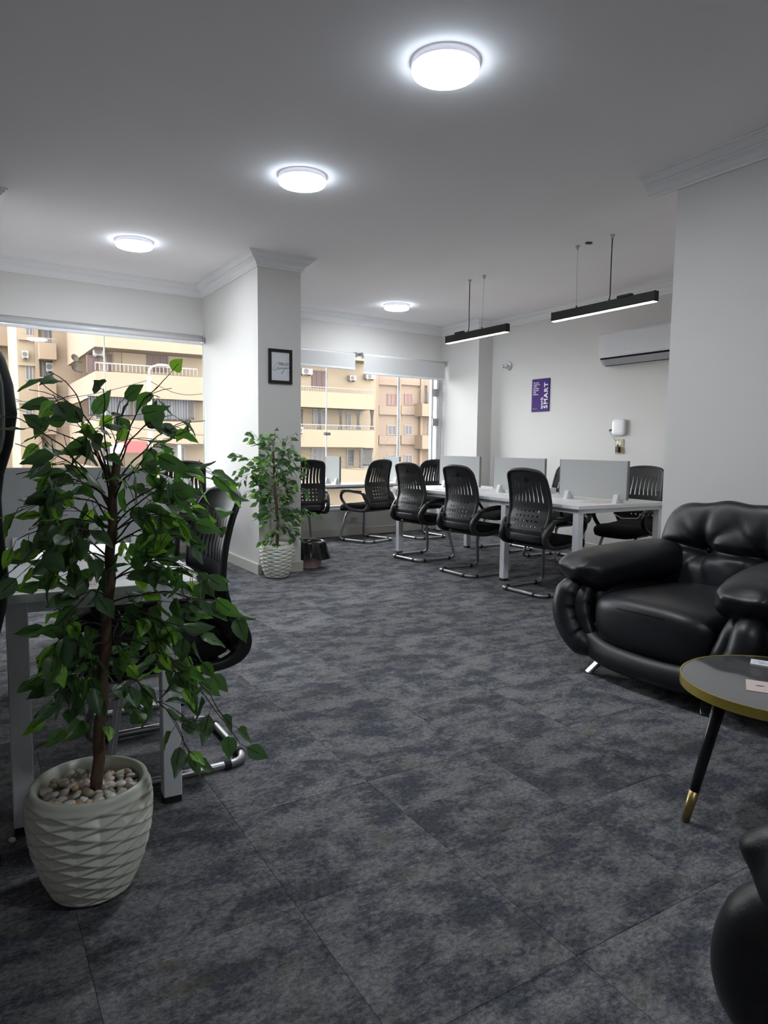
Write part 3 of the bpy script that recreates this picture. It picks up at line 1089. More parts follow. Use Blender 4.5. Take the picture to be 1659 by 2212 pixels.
# counters along the windows
HC = 0.706
cx0 = 2.80
cy0 = 7.74 + math.tan(SK) * (cx0 - 3.53)
cnt = empty('window_counter', (cx0, cy0, 0), SK)
tag(cnt, 'white counter desk along the far window', 'desk')
CL = 3.05
for a, b in ((0, 1.0), (1.0, 1.9), (1.9, CL)):
    obox('desktop', (a + 0.001, 0, HC - 0.028), (b - 0.001, 0.39, HC), M['white'], cnt, 0.0015)
obox('frame_rail', (0.03, 0.17, HC - 0.06), (CL - 0.03, 0.21, HC - 0.029), M['steel_w'], cnt, 0.002)
obox('frame_rail', (0.03, 0.33, HC - 0.07), (CL - 0.03, 0.37, HC - 0.029), M['steel_w'], cnt, 0.002)
for x in (0.06, CL - 0.06):
    for y in (0.06, 0.33):
        leg(cnt, x, y, HC - 0.03)
for px, lab in ((735, 'grey divider on the window counter near the column'), (870, 'grey divider on the window counter near the bench')):
    q = at(px, 1040, 'y', 7.80)
    q.y = 7.76 + math.tan(SK) * (q.x - 3.53)
    divider(lab, (q.x, q.y, HC), SK, 0.36, HC, 1.06, (0.18, 0.85))

wl = empty('window_desk', (0.30, yl(0.30) - 0.57, 0), SK)
tag(wl, 'white desk under the left street window', 'desk')
obox('desktop', (0, 0, HD - 0.028), (2.0, 0.52, HD), M['white'], wl, 0.0015)
obox('frame_rail', (0.03, 0.03, HD - 0.075), (1.97, 0.07, HD - 0.029), M['steel_w'], wl, 0.002)
obox('frame_rail', (0.03, 0.45, HD - 0.075), (1.97, 0.49, HD - 0.029), M['steel_w'], wl, 0.002)
for x in (0.06, 1.94):
    for y in (0.06, 0.46):
        leg(wl, x, y, HD - 0.03)


# ------------------------------------------------------------------ cantilever chairs
CH_TOP = 1.013


def back_y(z):
    pts = [(0.40, -0.225), (0.46, -0.262), (0.52, -0.272), (0.60, -0.248), (0.70, -0.222), (0.80, -0.228), (0.90, -0.252), (1.02, -0.295)]
    for (a, ya), (b, yb) in zip(pts, pts[1:]):
        if z <= b:
            t = max(0.0, (z - a) / (b - a))
            t = t * t * (3 - 2 * t) * 0.5 + t * 0.5
            return ya + (yb - ya) * t
    return pts[-1][1]


def back_half(z):
    if z < 0.62:
        return 0.195 + (z - 0.44) / 0.18 * 0.030
    if z < 0.76:
        return 0.225
    return 0.225 - (z - 0.76) / 0.25 * 0.022


def back_pt(u, z, off=0.0):
    """u in -1..1 across the back"""
    h = back_half(z)
    r = 0.07
    if z > CH_TOP - r:                       # rounded top corners
        k = (z - (CH_TOP - r)) / r
        h = h - r + r * math.sqrt(max(0.0, 1 - k * k)) * 0.999
    x = u * h
    return Vector((x, back_y(z) + 0.55 * x * x + off, z + (0.012 * (1 - u * u) if z > 0.9 else 0) * ((z - 0.9) / 0.113 if z > 0.9 else 0)))


def make_chair():
    root = empty('cantilever_chair')
    # shell with slots and perforations
    bm = BM()
    ns = 8
    zs = [0.44, 0.47, 0.50, 0.53] + [0.545 + 0.0135 * k for k in range(12)] + [0.715, 0.730, 0.742] + [0.757 + 0.0142 * k for k in range(14)] + [0.955, 0.967, 0.978, 0.988, 0.996, 1.003, 1.008, 1.0128]
    cols = []
    for s in range(ns):
        c = -0.715 + 1.43 * s / (ns - 1)
        cols.append(c)
    grid = []
    for z in zs:
        t = min(1.0, max(0.0, (z - 0.742) / (0.942 - 0.742)))
        row = [-1.0, -0.90]
        for s, c in enumerate(cols):
            hw = 0.036 if z < 0.742 else (0.040 * (1 - t * 0.72) if z < 0.95 else 0.010)
            cc = c * (1.0 - 0.05 * math.sin(t * math.pi))
            row += [cc - hw, cc + hw]
        row += [0.90, 1.0]
        grid.append([bm.verts.new(back_pt(u, z)) for u in row])
    nc = len(grid[0])
    for j in range(len(zs) - 1):
        zm = (zs[j] + zs[j + 1]) / 2
        for i in range(nc - 1):
            slot = 2 <= i < nc - 3 and (i % 2 == 0)
            si = (i - 2) // 2
            top = 0.942 - 0.035 * abs(cols[si] if 0 <= si < ns else 0) ** 2 * 1.2
            if slot and 0.757 < zm < top:
                continue
            if 0.548 < zm < 0.70:
                r = int((zm - 0.545) / 0.0135)
                if r % 3 == 1 and slot and 0 < si < ns - 1:
                    continue
                if r % 3 == 2 and False:
                    continue
            bm.faces.new((grid[j][i], grid[j][i + 1], grid[j + 1][i + 1], grid[j + 1][i]))
    bmesh.ops.recalc_face_normals(bm, faces=bm.faces)
    bmesh.ops.solidify(bm, geom=list(bm.faces), thickness=0.009)
    bsh = obj('backrest', bm, M['plast_b'], root, False)
    # rim around the shell
    bm = BM()
    path = [back_pt(-1, z) for z in (0.44, 0.48, 0.52, 0.56, 0.60, 0.66, 0.72, 0.78, 0.84, 0.90, 0.943, 0.962, 0.98, 0.995, 1.006)]
    top = [back_pt(u, 1.0128) for u in (-0.95, -0.6, -0.3, 0, 0.3, 0.6, 0.95)]
    path2 = path + top + [Vector((-p.x, p.y, p.z)) for p in path[::-1]]
    sweep(bm, path2, circ(0.0125, 8, 0.016), side=(0, 1, 0))
    bmesh.ops.recalc_face_normals(bm, faces=bm.faces)
    obj('backrest_rim', bm, M['plast_b'], root, True)
    # plug on the back
    bm = BM()
    for s in (-1, 1):
        box(bm, s * 0.012 - 0.008, back_y(0.945) - 0.018, 0.925, s * 0.012 + 0.008, back_y(0.945) + 0.001, 0.962, 0.002)
    obj('hanger_plug', bm, M['dark'], root)
    # lower lumbar lip
    bm = BM()
    sweep(bm, [back_pt(u, 0.47, -0.012) for u in (-0.95, -0.5, 0, 0.5, 0.95)], rrect(0.02, 0.06, 0.008), side=(0, 1, 0))
    bmesh.ops.recalc_face_normals(bm, faces=bm.faces)
    obj('back_bracket', bm, M['plast_b'], root, True)
    # seat
    bm = BM()

    def sf(p):
        q = Vector((p.x, p.y + 0.01, p.z + 0.438))
        q.x *= 1 + 0.06 * (p.y / 0.24)
        q.z += -0.035 * max(0, (p.y - 0.10) / 0.14) ** 2 + 0.010 * (p.x / 0.24) ** 2 - 0.006 + 0.018 * max(0.0, -p.y / 0.24)
        return q
    pillow(bm, 0.238, 0.250, 0.046, 0.45, 0.35, 36, 12, sf)
    obj('seat', bm, M['mesh_b'], root, True)
    bm = BM()
    box(bm, -0.19, -0.20, 0.385, 0.19, 0.19, 0.415, 0.012)
    obj('seat_pan', bm, M['plast_b'], root)
    # arms
    for s in (-1, 1):
        bm = BM()
        yz = [(-0.195, 0.640), (-0.10, 0.650), (0.03, 0.662), (0.12, 0.655), (0.175, 0.615), (0.180, 0.560), (0.150, 0.500), (0.095, 0.448), (0.02, 0.415), (-0.10, 0.400), (-0.19, 0.405), (-0.245, 0.430), (-0.270, 0.475), (-0.255, 0.530), (-0.225, 0.590)]
        pth = [Vector((s * (0.243 + 0.028 * max(0, (z - 0.5) / 0.15)), y, z)) for y, z in yz]
        for p in pth:
            p.z -= 0.022 * max(0.0, min(1.0, (p.z - 0.48) / 0.12))
        pth = fillet(pth, 0.04, 3, True)

        def pr(t):
            return rrect(0.034, 0.019, 0.007)
        nn = len(pth)
        def wid(p):
            k = max(0.0, min(1.0, (-0.17 - p.y) / 0.06)) * max(0.0, min(1.0, (p.z - 0.40) / 0.05))
            low = max(0.0, min(1.0, (0.46 - p.z) / 0.05))
            return 0.024 + 0.030 * k + 0.012 * low
        sweep(bm, pth, lambda t: rrect(0.038, wid(pth[min(nn - 1, int(round(t * (nn - 1))))]), 0.008), closed=True, side=(1, 0, 0))
        bmesh.ops.recalc_face_normals(bm, faces=bm.faces)
        arm = obj('armrest', bm, M['plast_b'], root, True)
        bm = BM()
        pp = [Vector((s * 0.272, y, z)) for y, z in ((-0.16, 0.640), (-0.08, 0.648), (0.02, 0.656), (0.10, 0.652), (0.145, 0.633), (0.172, 0.606))]
        sweep(bm, pp, lambda t: rrect(0.050 * (0.55 + 0.45 * math.sin(math.pi * min(1, max(0, t * 0.9 + 0.08)))), 0.020, 0.008), side=(1, 0, 0))
        bmesh.ops.recalc_face_normals(bm, faces=bm.faces)
        obj('arm_pad', bm, M['plast_b'], arm, True)
        bm = BM()
        for y, z in ((-0.228, 0.585), (-0.258, 0.505)):
            sweep(bm, [(s * 0.250, y, z), (s * 0.276, y, z)], circ(0.009, 8))
        obj('bolt_cap', bm, M['dark'], arm)
        bm = BM()
        box(bm, min(s * 0.19, s * 0.25), -0.262, 0.525, max(s * 0.19, s * 0.25), -0.228, 0.570, 0.004)
        obj('arm_joint', bm, M['plast_b'], arm)
    # steel tube frame
    r = 0.0150
    zb = r + 0.004
    half = [(0.150, -0.10, 0.385), (0.165, 0.15, 0.385), (0.237, 0.225, zb), (0.237, -0.275, zb)]
    pth = half + [(-x, y, z) for x, y, z in half[::-1]]
    tube('tube_frame', fillet(pth, 0.07, 6), r, M['tube'], root, 10)
    for s in (-1, 1):
        for a_, b_ in (((s * 0.237, 0.123, zb), (s * 0.237, 0.147, zb)), ((s * 0.237, -0.212, zb), (s * 0.237, -0.188, zb)), ((s * 0.165, -0.275, zb), (s * 0.141, -0.275, zb))):
            bm = BM()
            sweep(bm, [a_, b_], circ(0.0185, 10))
            obj('floor_clip', bm, M['rubber'], root)
    return root


proto = make_chair()
CHAIRS = [
    # x, y, facing (deg, 0 = +y, positive = towards -x), label
    (4.175, 4.235, -88, 'black chair at the long bench nearest the armchair'),
    (4.205, 5.185, -88, 'middle black chair along the near side of the long bench'),
    (4.262, 6.13, -86, 'black chair at the far end of the bench near side'),
    (5.42, 4.42, 99, 'black chair behind the nearest bench divider, beside the pier'),
    (5.44, 5.40, 92, 'black chair behind the bench, showing between two dividers'),
    (5.43, 6.20, 91, 'black chair behind the far end of the bench, mostly hidden'),
    (4.37, 7.64, 20, 'black chair at the window counter with its arm loop showing'),
    (3.455, 7.60, -4, 'black chair at the window counter beside the column'),
    (5.21, 7.62, 6, 'black chair at the window counter behind the far bench end'),
    (0.60, 2.645, 90, 'black chair pushed under the left desk, behind the plant'),
    (0.625, 3.37, 90, 'second black chair at the left desk, farther back'),
    (1.86, 7.10, 2, 'black chair facing the left street window'),
]
for i, (x, y, a, lab) in enumerate(CHAIRS):
    c = proto if i == 0 else copy_tree(proto)
    c.location = (x, y, 0)
    c.rotation_euler.z = R_(a)
    tag(c, lab, 'chair', 'black cantilever office chairs')

# high-back chair cut by the left edge of the photo
hb = tag(empty('high_back_chair', (-0.19, 2.18, 0)), 'black high-back chair cut off at the left edge', 'chair')
EDGE = [(0.50, 0.18), (0.60, 0.215), (0.70, 0.256), (0.78, 0.276), (0.84, 0.285), (0.92, 0.281), (1.0, 0.276), (1.06, 0.275), (1.12, 0.283), (1.19, 0.304), (1.27, 0.316), (1.34, 0.309), (1.40, 0.294), (1.447, 0.272), (1.49, 0.235), (1.53, 0.18), (1.55, 0.11), (1.556, 0.04)]


def half_at(z):
    for (a, ya), (b, yb) in zip(EDGE, EDGE[1:]):
        if z <= b:
            return ya + (yb - ya) * (z - a) / (b - a)
    return EDGE[-1][1]


bm = BM()
YB = -0.25


def slabring(inset, y, e):
    pts = [Vector(((h - inset) * e, y, z)) for z, h in EDGE if h - inset > 0]
    return pts


rings = []
for inset, y in ((0.035, YB + 0.085), (0.008, YB + 0.07), (0.0, YB + 0.045), (0.004, YB + 0.015), (0.022, YB), (0.040, YB - 0.003)):
    L_ = []
    for z, h in EDGE:
        zz = z - inset * max(0, (z - 1.35) / 0.16) + inset * max(0, (0.62 - z) / 0.12)
        L_.append((max(0.004, h - inset), y + 0.05 * math.sin((z - 0.5) * 3.1) * 0.4 - 0.08 * max(0, z - 1.1), zz))
    ring = [bm.verts.new((x, yy, zz)) for x, yy, zz in L_] + [bm.verts.new((-x, yy, zz)) for x, yy, zz in L_[::-1]]
    rings.append(ring)
nr = len(rings[0])
for a, b in zip(rings, rings[1:]):
    for k in range(nr):
        bm.faces.new((a[k], a[(k + 1) % nr], b[(k + 1) % nr], b[k]))
for ring, fl in ((rings[0], 1), (rings[-1], 0)):
    hN = nr // 2
    for k in range(hN - 1):
        bm.faces.new((ring[k], ring[k + 1], ring[nr - 2 - k], ring[nr - 1 - k]))
bmesh.ops.recalc_face_normals(bm, faces=bm.faces)
obj('backrest', bm, M['leather'], hb, True)
bm = BM()
zc_, hz_ = 1.275, 0.185
loop = []
for k in range(40):
    a = 2 * math.pi * k / 40
    zz = zc_ + hz_ * spow(math.sin(a), 0.6)
    loop.append(Vector((0.282 * spow(math.cos(a), 0.6), YB - 0.006 + 0.02 * math.sin((zz - 0.5) * 3.1) - 0.08 * max(0, zz - 1.1), zz)))
vs = [bm.verts.new(p) for p in loop]
bm.faces.new(vs)
bmesh.ops.triangulate(bm, faces=list(bm.faces))
bmesh.ops.recalc_face_normals(bm, faces=bm.faces)
bmesh.ops.solidify(bm, geom=list(bm.faces), thickness=0.004)
obj('rear_panel', bm, M['greyp'], hb)
tube('panel_piping', loop, 0.0045, M['piping'], hb, 6, True)
bm = BM()
pillow(bm, 0.24, 0.24, 0.06, 0.5, 0.35, 30, 10, lambda p: Vector((p.x, p.y + 0.03, p.z + 0.47)))
obj('seat', bm, M['leather'], hb, True)
bm = BM()
lathe(bm, [(0.03, 0.07), (0.03, 0.42)], 12)
box(bm, -0.10, -0.12, 0.40, 0.10, 0.12, 0.425)
obj('gas_column', bm, M['plast_b'], hb)
bm = BM()
for k in range(5):
    a = 2 * math.pi * k / 5 + 1.2
    sweep(bm, [(0, 0, 0.085), (0.22 * math.cos(a), 0.22 * math.sin(a), 0.055)], lambda t: rrect(0.05 - 0.02 * t, 0.03, 0.006), side=(0, 0, 1))
    sweep(bm, [(0.22 * math.cos(a) - 0.012 * math.sin(a), 0.22 * math.sin(a) + 0.012 * math.cos(a), 0.026), (0.22 * math.cos(a) + 0.012 * math.sin(a), 0.22 * math.sin(a) - 0.012 * math.cos(a), 0.026)], circ(0.026, 12))
obj('star_base', bm, M['plast_b'], hb)
bm = BM()
sweep(bm, [(0, -0.10, 0.41), (0, -0.22, 0.42), (0, YB + 0.03, 0.52), (0, YB + 0.02, 0.70)], rrect(0.07, 0.012, 0.004), side=(1, 0, 0))
obj('back_bar', bm, M['plast_b'], hb)


# ------------------------------------------------------------------ black leather armchairs
def wr(p, s, f):
    return noise.noise(Vector((p.x * f, p.y * f, p.z * f)) + Vector((s, s, s)))


def make_armchair():
    root = empty('armchair')
    # seat cushion: front at +y
    bm = BM()

    def sf(p):
        q = Vector((p.x, p.y + 0.09, p.z + 0.29))
        q.z += 0.030 * (1 - (p.x / 0.36) ** 2) * (1 if p.z > 0 else 0.2)
        q.y += 0.035 * (1 - (p.x / 0.36) ** 2) * max(0, p.y / 0.40)
        if p.y > 0.25:
            q.y -= 0.06 * max(0, -p.z / 0.15) ** 1.5
        q += Vector((0, 0, 0.004 * wr(p, 3, 7)))
        return q
    pillow(bm, 0.355, 0.385, 0.155, 0.38, 0.30, 56, 26, sf)
    sc = obj('seat_cushion', bm, M['leather'], root, True)
    seam = [sf(Vector((0.345 * math.sin(a), 0.392 * spow(math.cos(a), 0.45), 0.088))) + Vector((0, 0.003, 0)) for a in [R_(-62 + 124 * k / 24) for k in range(25)]]
    tube('cushion_seam', seam, 0.0022, M['mesh_b'], sc, 5)
    # backrest pillow with two buttons
    bm = BM()
    BT = [(-0.175, 0.055), (0.175, 0.055)]

    def bf(p):
        x, z = p.x, p.z
        front = max(0.0, p.y / 0.14)
        d = 0.0
        for bx, bz in BT:
            r2 = (x - bx) ** 2 + (z - bz) ** 2
            r = math.sqrt(r2) + 1e-6
            an = math.atan2(z - bz, x - bx)
            d -= 0.075 * math.exp(-r2 / 0.0045)
            d -= 0.034 * math.exp(-r / 0.12) * (0.5 + 0.5 * math.cos(an * 7 + 0.7)) ** 3
        crease = math.exp(-((z - 0.055 + 0.012 * math.cos(x * 9)) / 0.020) ** 2) * (1.0 if abs(x) < 0.36 else max(0, 1 - (abs(x) - 0.36) / 0.12))
        d -= 0.045 * crease
        d += 0.004 * wr(p, 1, 6)
        y = p.y + d * front
        w_ = 1 - 0.07 * max(0, z / 0.31) ** 2 - 0.05 * max(0, -z / 0.31)
        th = R_(14)
        yy, zz = y * math.cos(th) - z * math.sin(th), y * math.sin(th) + z * math.cos(th)
        zz += 0.020 * math.cos(x * 5.5) * max(0, z / 0.31) + 0.006 * math.sin(x * 23) * max(0, z / 0.31)
        return Vector((x * w_, yy - 0.30, zz + 0.575))
    pillow(bm, 0.465, 0.135, 0.315, 0.26, 0.45, 160, 84, bf)
    bk = obj('backrest', bm, M['leather'], root, True)
    for bx, bz in BT:
        p = bf(Vector((bx, 0.135, bz)))
        bm = BM()
        pillow(bm, 0.013, 0.009, 0.013, 1, 1, 12, 8, lambda q: q + p + Vector((0, 0.008, 0.004)))
        obj('button', bm, M['leather'], bk, True)
    # side bodies
    for s in (-1, 1):
        bm = BM()

        def df(p):
            q = Vector((s * 0.425 + p.x, p.y - 0.04, p.z + 0.315))
            q.x += s * 0.055 * max(0, p.z / 0.21) - s * 0.07 * max(0, -p.z / 0.21)
            return q
        pillow(bm, 0.085, 0.40, 0.205, 0.35, 0.35, 40, 16, df)
        obj('side_panel', bm, M['leather'], root, True)
        # overstuffed arm pillow, flares outward, tip at the front
        bm = BM()
        path = [Vector((s * x, y, z)) for x, y, z in ((0.40, -0.36, 0.56), (0.405, -0.22, 0.575), (0.41, -0.08, 0.575), (0.42, 0.06, 0.570), (0.435, 0.18, 0.560), (0.455, 0.29, 0.545), (0.475, 0.38, 0.520), (0.492, 0.445, 0.490), (0.500, 0.478, 0.470))]
        fine = []
        for i in range(len(path) - 1):
            for k in range(6):
                fine.append(path[i].lerp(path[i + 1], k / 6))
        fine.append(path[-1])

        def ap(t):
            k = 1.0 if t < 0.72 else max(0.10, math.sqrt(max(0, 1 - ((t - 0.72) / 0.285) ** 2)))
            k0 = min(1.0, 0.55 + t * 3)
            out = []
            for j in range(44):
                a = 2 * math.pi * j / 44
                x, y = 0.155 * spow(math.cos(a), 0.8), 0.105 * spow(math.sin(a), 0.8)
                g = 0.0085 * math.sin(6.0 * a + 2 * math.sin(t * 9)) * max(0, 1 - abs(t - 0.86) / 0.17)
                m_ = 1 + g / 0.11
                out.append((x * k * k0 * m_, y * k * k0 * m_))
            return out
        sweep(bm, fine, ap, side=(1, 0, 0))
        bmesh.ops.recalc_face_normals(bm, faces=bm.faces)
        for v in bm.verts:                       # the top lip reaches past the gathered lower edge
            k = max(0.0, min(1.0, (v.co.y - 0.16) / 0.25))
            v.co.y -= 0.62 * k * max(0.0, 0.565 - v.co.z)
        obj('armrest', bm, M['leather'], root, True)
        # curved front roll running from under the arm down to the base
        bm = BM()
        pth = [(0.485, 0.355, 0.475), (0.515, 0.425, 0.430), (0.520, 0.455, 0.360), (0.500, 0.470, 0.285), (0.455, 0.475, 0.215), (0.390, 0.470, 0.160), (0.310, 0.462, 0.130)]
        pth = fillet([Vector((s * x, y, z)) for x, y, z in pth], 0.06, 4)
        sweep(bm, pth, lambda t: circ((0.082 - 0.014 * t) * (0.62 + 0.38 * min(1, t * 6)) * (1 - 0.5 * max(0, (t - 0.9) / 0.1) ** 2), 20, (0.074 - 0.006 * t) * (0.66 + 0.34 * min(1, t * 6)) * (1 - 0.5 * max(0, (t - 0.9) / 0.1) ** 2)), side=(0, 1, 0))
        bmesh.ops.recalc_face_normals(bm, faces=bm.faces)
        fr = obj('front_roll', bm, M['leather'], root, True)
        bm = BM()
        pth = [(0.430, 0.355, 0.465), (0.435, 0.415, 0.405), (0.420, 0.435, 0.330), (0.385, 0.440, 0.255), (0.335, 0.440, 0.195), (0.285, 0.440, 0.160)]
        pth = fillet([Vector((s * x, y, z)) for x, y, z in pth], 0.06, 4)
        sweep(bm, pth, lambda t: circ(0.050 * (0.6 + 0.4 * math.sin(math.pi * min(1, t + 0.15))) * (1 + 0.02 * math.sin(t * 110)), 16), side=(0, 1, 0))
        bmesh.ops.recalc_face_normals(bm, faces=bm.faces)
        obj('inner_roll', bm, M['leather'], fr, True)
    # base: rolled front rail + body
    bm = BM()
    xs = [-0.42, -0.36, -0.25, -0.12, 0, 0.12, 0.25, 0.36, 0.42]
    pth = [Vector((x, 0.425 + 0.02 * (1 - (x / 0.42) ** 2), 0.150 - 0.025 * (1 - (x / 0.42) ** 2) + 0.05 * max(0, abs(x) - 0.30) / 0.12)) for x in xs]
    sweep(bm, fillet(pth, 0.05, 3), lambda t: circ(0.075 * (0.75 + 0.25 * math.sin(math.pi * t)), 18, 0.072), side=(0, 1, 0))
    bmesh.ops.recalc_face_normals(bm, faces=bm.faces)
    obj('front_rail', bm, M['leather'], root, True)
    bm = BM()
    box(bm, -0.40, -0.43, 0.085, 0.40, 0.40, 0.26, 0.03, 0, 2)
    box(bm, -0.40, -0.455, 0.10, 0.40, -0.34, 0.55, 0.03, 0, 2)
    obj('base', bm, M['leather'], root, True)
    # chrome feet
    for sx in (-1, 1):
        for sy in (-1, 1):
            bm = BM()
            t_, b_ = Vector((sx * 0.30, sy * 0.36, 0.10)), Vector((sx * 0.345, sy * 0.455, 0.0))
            pr = lambda t: rrect(0.055 - 0.012 * t, 0.020, 0.006)
            sweep(bm, [t_, t_.lerp(b_, 0.9), b_], pr, side=(sx * 0.9, -sy * 0.45, 0))
            for v in bm.verts:
                v.co.z = max(0.0, v.co.z)
            bmesh.ops.recalc_face_normals(bm, faces=bm.faces)
            obj('leg', bm, M['chrome'], root, False)
    return root


arm1 = make_armchair()
ARM = [
    ((3.29, 2.185, 0), 90, 'black leather armchair facing the glossy round table, whole seat in view'),
    ((3.29, 0.915, 0), 90, 'black leather armchair at the right edge, only an arm showing'),
    ((1.625, 0.13, 0), -2, 'black leather armchair cut off at the lower right corner'),
]
for i, (loc, a, lab) in enumerate(ARM):
    c = arm1 if i == 0 else copy_tree(arm1)
    c.location = loc
    c.rotation_euler.z = R_(a)
    tag(c, lab, 'armchair', 'black leather armchairs')

# ------------------------------------------------------------------ coffee table
TZ = 0.45
TC, TR = (2.245, 1.195), 0.305
ct = tag(empty('coffee_table', (TC[0], TC[1], 0)), 'round black coffee table with gold rim by the armchair', 'table')
bm = BM()
lathe(bm, [(TR - 0.004, TZ - 0.022), (TR - 0.004, TZ - 0.001), (TR - 0.006, TZ)], 72)
bmesh.ops.recalc_face_normals(bm, faces=bm.faces)
obj('tabletop', bm, M['btop'], ct)
bm = BM()
lathe(bm, [(TR - 0.005, TZ - 0.030), (TR, TZ - 0.030), (TR, TZ + 0.001), (TR - 0.004, TZ + 0.001), (TR - 0.0045, TZ - 0.006)], 72, False, False)
bmesh.ops.recalc_face_normals(bm, faces=bm.faces)
obj('gold_rim', bm, M['gold'], ct, False)
fx, fy = 1.958 - TC[0], 1.318 - TC[1]
a0 = math.atan2(fy, fx)
for k in range(3):
    a = a0 + R_((0, 110, 215)[k])
    top_, ft = Vector((0.205 * math.cos(a), 0.205 * math.sin(a), TZ - 0.022)), Vector((0.312 * math.cos(a), 0.312 * math.sin(a), 0.0))
    bm = BM()
    q = top_.lerp(ft, 0.76)
    sweep(bm, [top_, q], lambda t: circ(0.021 - 0.006 * t, 14))
    bmesh.ops.recalc_face_normals(bm, faces=bm.faces)
    lg = obj('leg', bm, M['bwood'], ct, True)
    bm = BM()
    sweep(bm, [q, ft + Vector((0, 0, 0.006))], lambda t: circ(0.0158 - 0.003 * t, 14))
    for v in bm.verts:
        v.co.z = max(0.001, v.co.z)
    bmesh.ops.recalc_face_normals(bm, faces=bm.faces)
    obj('brass_ferrule', bm, M['dgold'], lg, True)
    bm = BM()
    lathe(bm, [(0.035, TZ - 0.028), (0.035, TZ - 0.022)], 16, c=(0.20 * math.cos(a), 0.20 * math.sin(a), 0))
    obj('mounting_plate', bm, M['bwood'], ct)
# things on it
pc = at(1617, 1436, 'z', TZ)
printed_sheet('card', 'white printed card lying on the coffee table', 'card', (pc.x, pc.y - 0.005, TZ), R_(-62), 0.13, 0.065,
              [(0.020, 0.012, 0.012, 0.05), (0.040, 0.010, 0.012, 0.045)], M['paper'], M['inkg'], 8, 0.006)
pc = at(1612, 1491, 'z', TZ)
pk = printed_sheet('leaflet', 'pale pink leaflet lying on the coffee table', 'leaflet', (pc.x, pc.y, TZ), R_(-58), 0.20, 0.115,
                   [(0.020, 0.004, 0.05, 0.09), (0.055, 0.012, 0.062, 0.09)], seed=9)
bm = BM()
bm.faces.new([bm.verts.new((0.040 + 0.014 * math.cos(2 * math.pi * k / 14), 0.062 + 0.005 * math.sin(2 * math.pi * k / 14), 0.0015)) for k in range(14)])
obj('print_motif', bm, M['shut'], pk)


# ------------------------------------------------------------------ potted trees
def pot_mesh():
    bm = BM()
    n_cells, rows, sub_a, sub_v = 8, 15, 14, 7
    nu = n_cells * 2 * (sub_a // 2) * 2
    nv = rows * sub_v
    Hh, z0, z1 = 0.305, 0.012, 0.278

    def rad(z):
        t = z / Hh
        return 0.095 + 0.062 * (1 - (1 - min(1, t / 0.80)) ** 2.2) - 0.012 * max(0, (t - 0.80) / 0.20) ** 1.5
    rings = []
    prof = [(rad(0) - 0.010, 0.0, 0), (rad(0), 0.006, 0)]
    for j in range(nv + 1):
        prof.append((None, z0 + (z1 - z0) * j / nv, 1))
    prof += [(rad(0.282), 0.282, 0), (rad(0.29) - 0.0005, 0.292, 0), (rad(0.3), 0.301, 0), (rad(0.3) - 0.006, 0.305, 0), (rad(0.3) - 0.012, 0.303, 0), (rad(0.3) - 0.016, 0.285, 0), (rad(0.3) - 0.018, 0.250, 0)]
    for r, z, pat in prof:
        ring = []
        for i in range(nu):
            th = 2 * math.pi * i / nu
            rr = r
            if pat:
                v = (z - z0) / (z1 - z0) * rows
                u = n_cells * th / (2 * math.pi)
                best = 0.0
                j0 = round(v)
                for jj in (j0 - 1, j0, j0 + 1):
                    uu = u + (0.5 if jj % 2 else 0.0)
                    a = abs(uu - round(uu)) * 2
                    b = (v - jj)
                    h = 1 - a
                    if abs(b) < h:
                        s_ = (h - b) / (2 * h)
                        rec = s_ / 0.40 if s_ < 0.40 else (1 - s_) / 0.60
                        best = max(best, h * rec)
                fade = min(1, (v) / 0.6, (rows - v) / 0.6)
                rr = rad(z) + 0.004 - 0.0160 * best * max(0, fade)
            ring.append(bm.verts.new((rr * math.cos(th), rr * math.sin(th), z)))
        rings.append(ring)
    for a, b in zip(rings, rings[1:]):
        for k in range(nu):
            bm.faces.new((a[k], a[(k + 1) % nu], b[(k + 1) % nu], b[k]))
    bm.faces.new(rings[0][::-1])
    me = bpy.data.meshes.new('pot')
    bm.normal_update()
    bm.to_mesh(me)
    bm.free()
    me.materials.append(M['pot'])
    smooth(me)
    return me


def leaf_mesh(seed, lm, L, W):
    """origin at the stalk foot; leaf runs along +x"""
    rn = random.Random(seed)
    bm = BM()
    st = [(0.0, 0.03), (0.10, 0.62), (0.25, 0.95), (0.42, 1.0), (0.60, 0.80), (0.78, 0.45), (0.92, 0.16), (1.0, 0.0)]
    curl, fold, tw = rn.uniform(-0.25, 0.35), rn.uniform(0.12, 0.45), rn.uniform(-0.4, 0.4)
    S0 = 0.024
    rows = []
    for t, wv in st:
        x = S0 + t * L
        hw = wv * W / 2
        z0 = -curl * L * t * t
        rot = tw * t
        row = []
        for s in (-1, -0.5, 0, 0.5, 1):
            y = s * hw
            z = z0 + fold * abs(y) + 0.002 * math.sin(t * 14 + s * 2) * abs(s)
            row.append(bm.verts.new((x, y * math.cos(rot) - (z - z0) * math.sin(rot), z0 + (z - z0) * math.cos(rot) + y * math.sin(rot))))
        rows.append(row)
    for a, b in zip(rows, rows[1:]):
        for k in range(4):
            bm.faces.new((a[k], a[k + 1], b[k + 1], b[k]))
    bmesh.ops.remove_doubles(bm, verts=bm.verts, dist=1e-6)
    sweep(bm, [(0, 0, 0.003), (S0, 0, 0.001), (S0 + L * 0.55, 0, -curl * L * 0.30 + 0.0012)], circ(0.0009, 3), mi=1)
    me = bpy.data.meshes.new('leaf')
    bm.normal_update()
    bm.to_mesh(me)
    bm.free()
    me.materials.append(lm)
    me.materials.append(M['twig'])
    smooth(me)
    return me


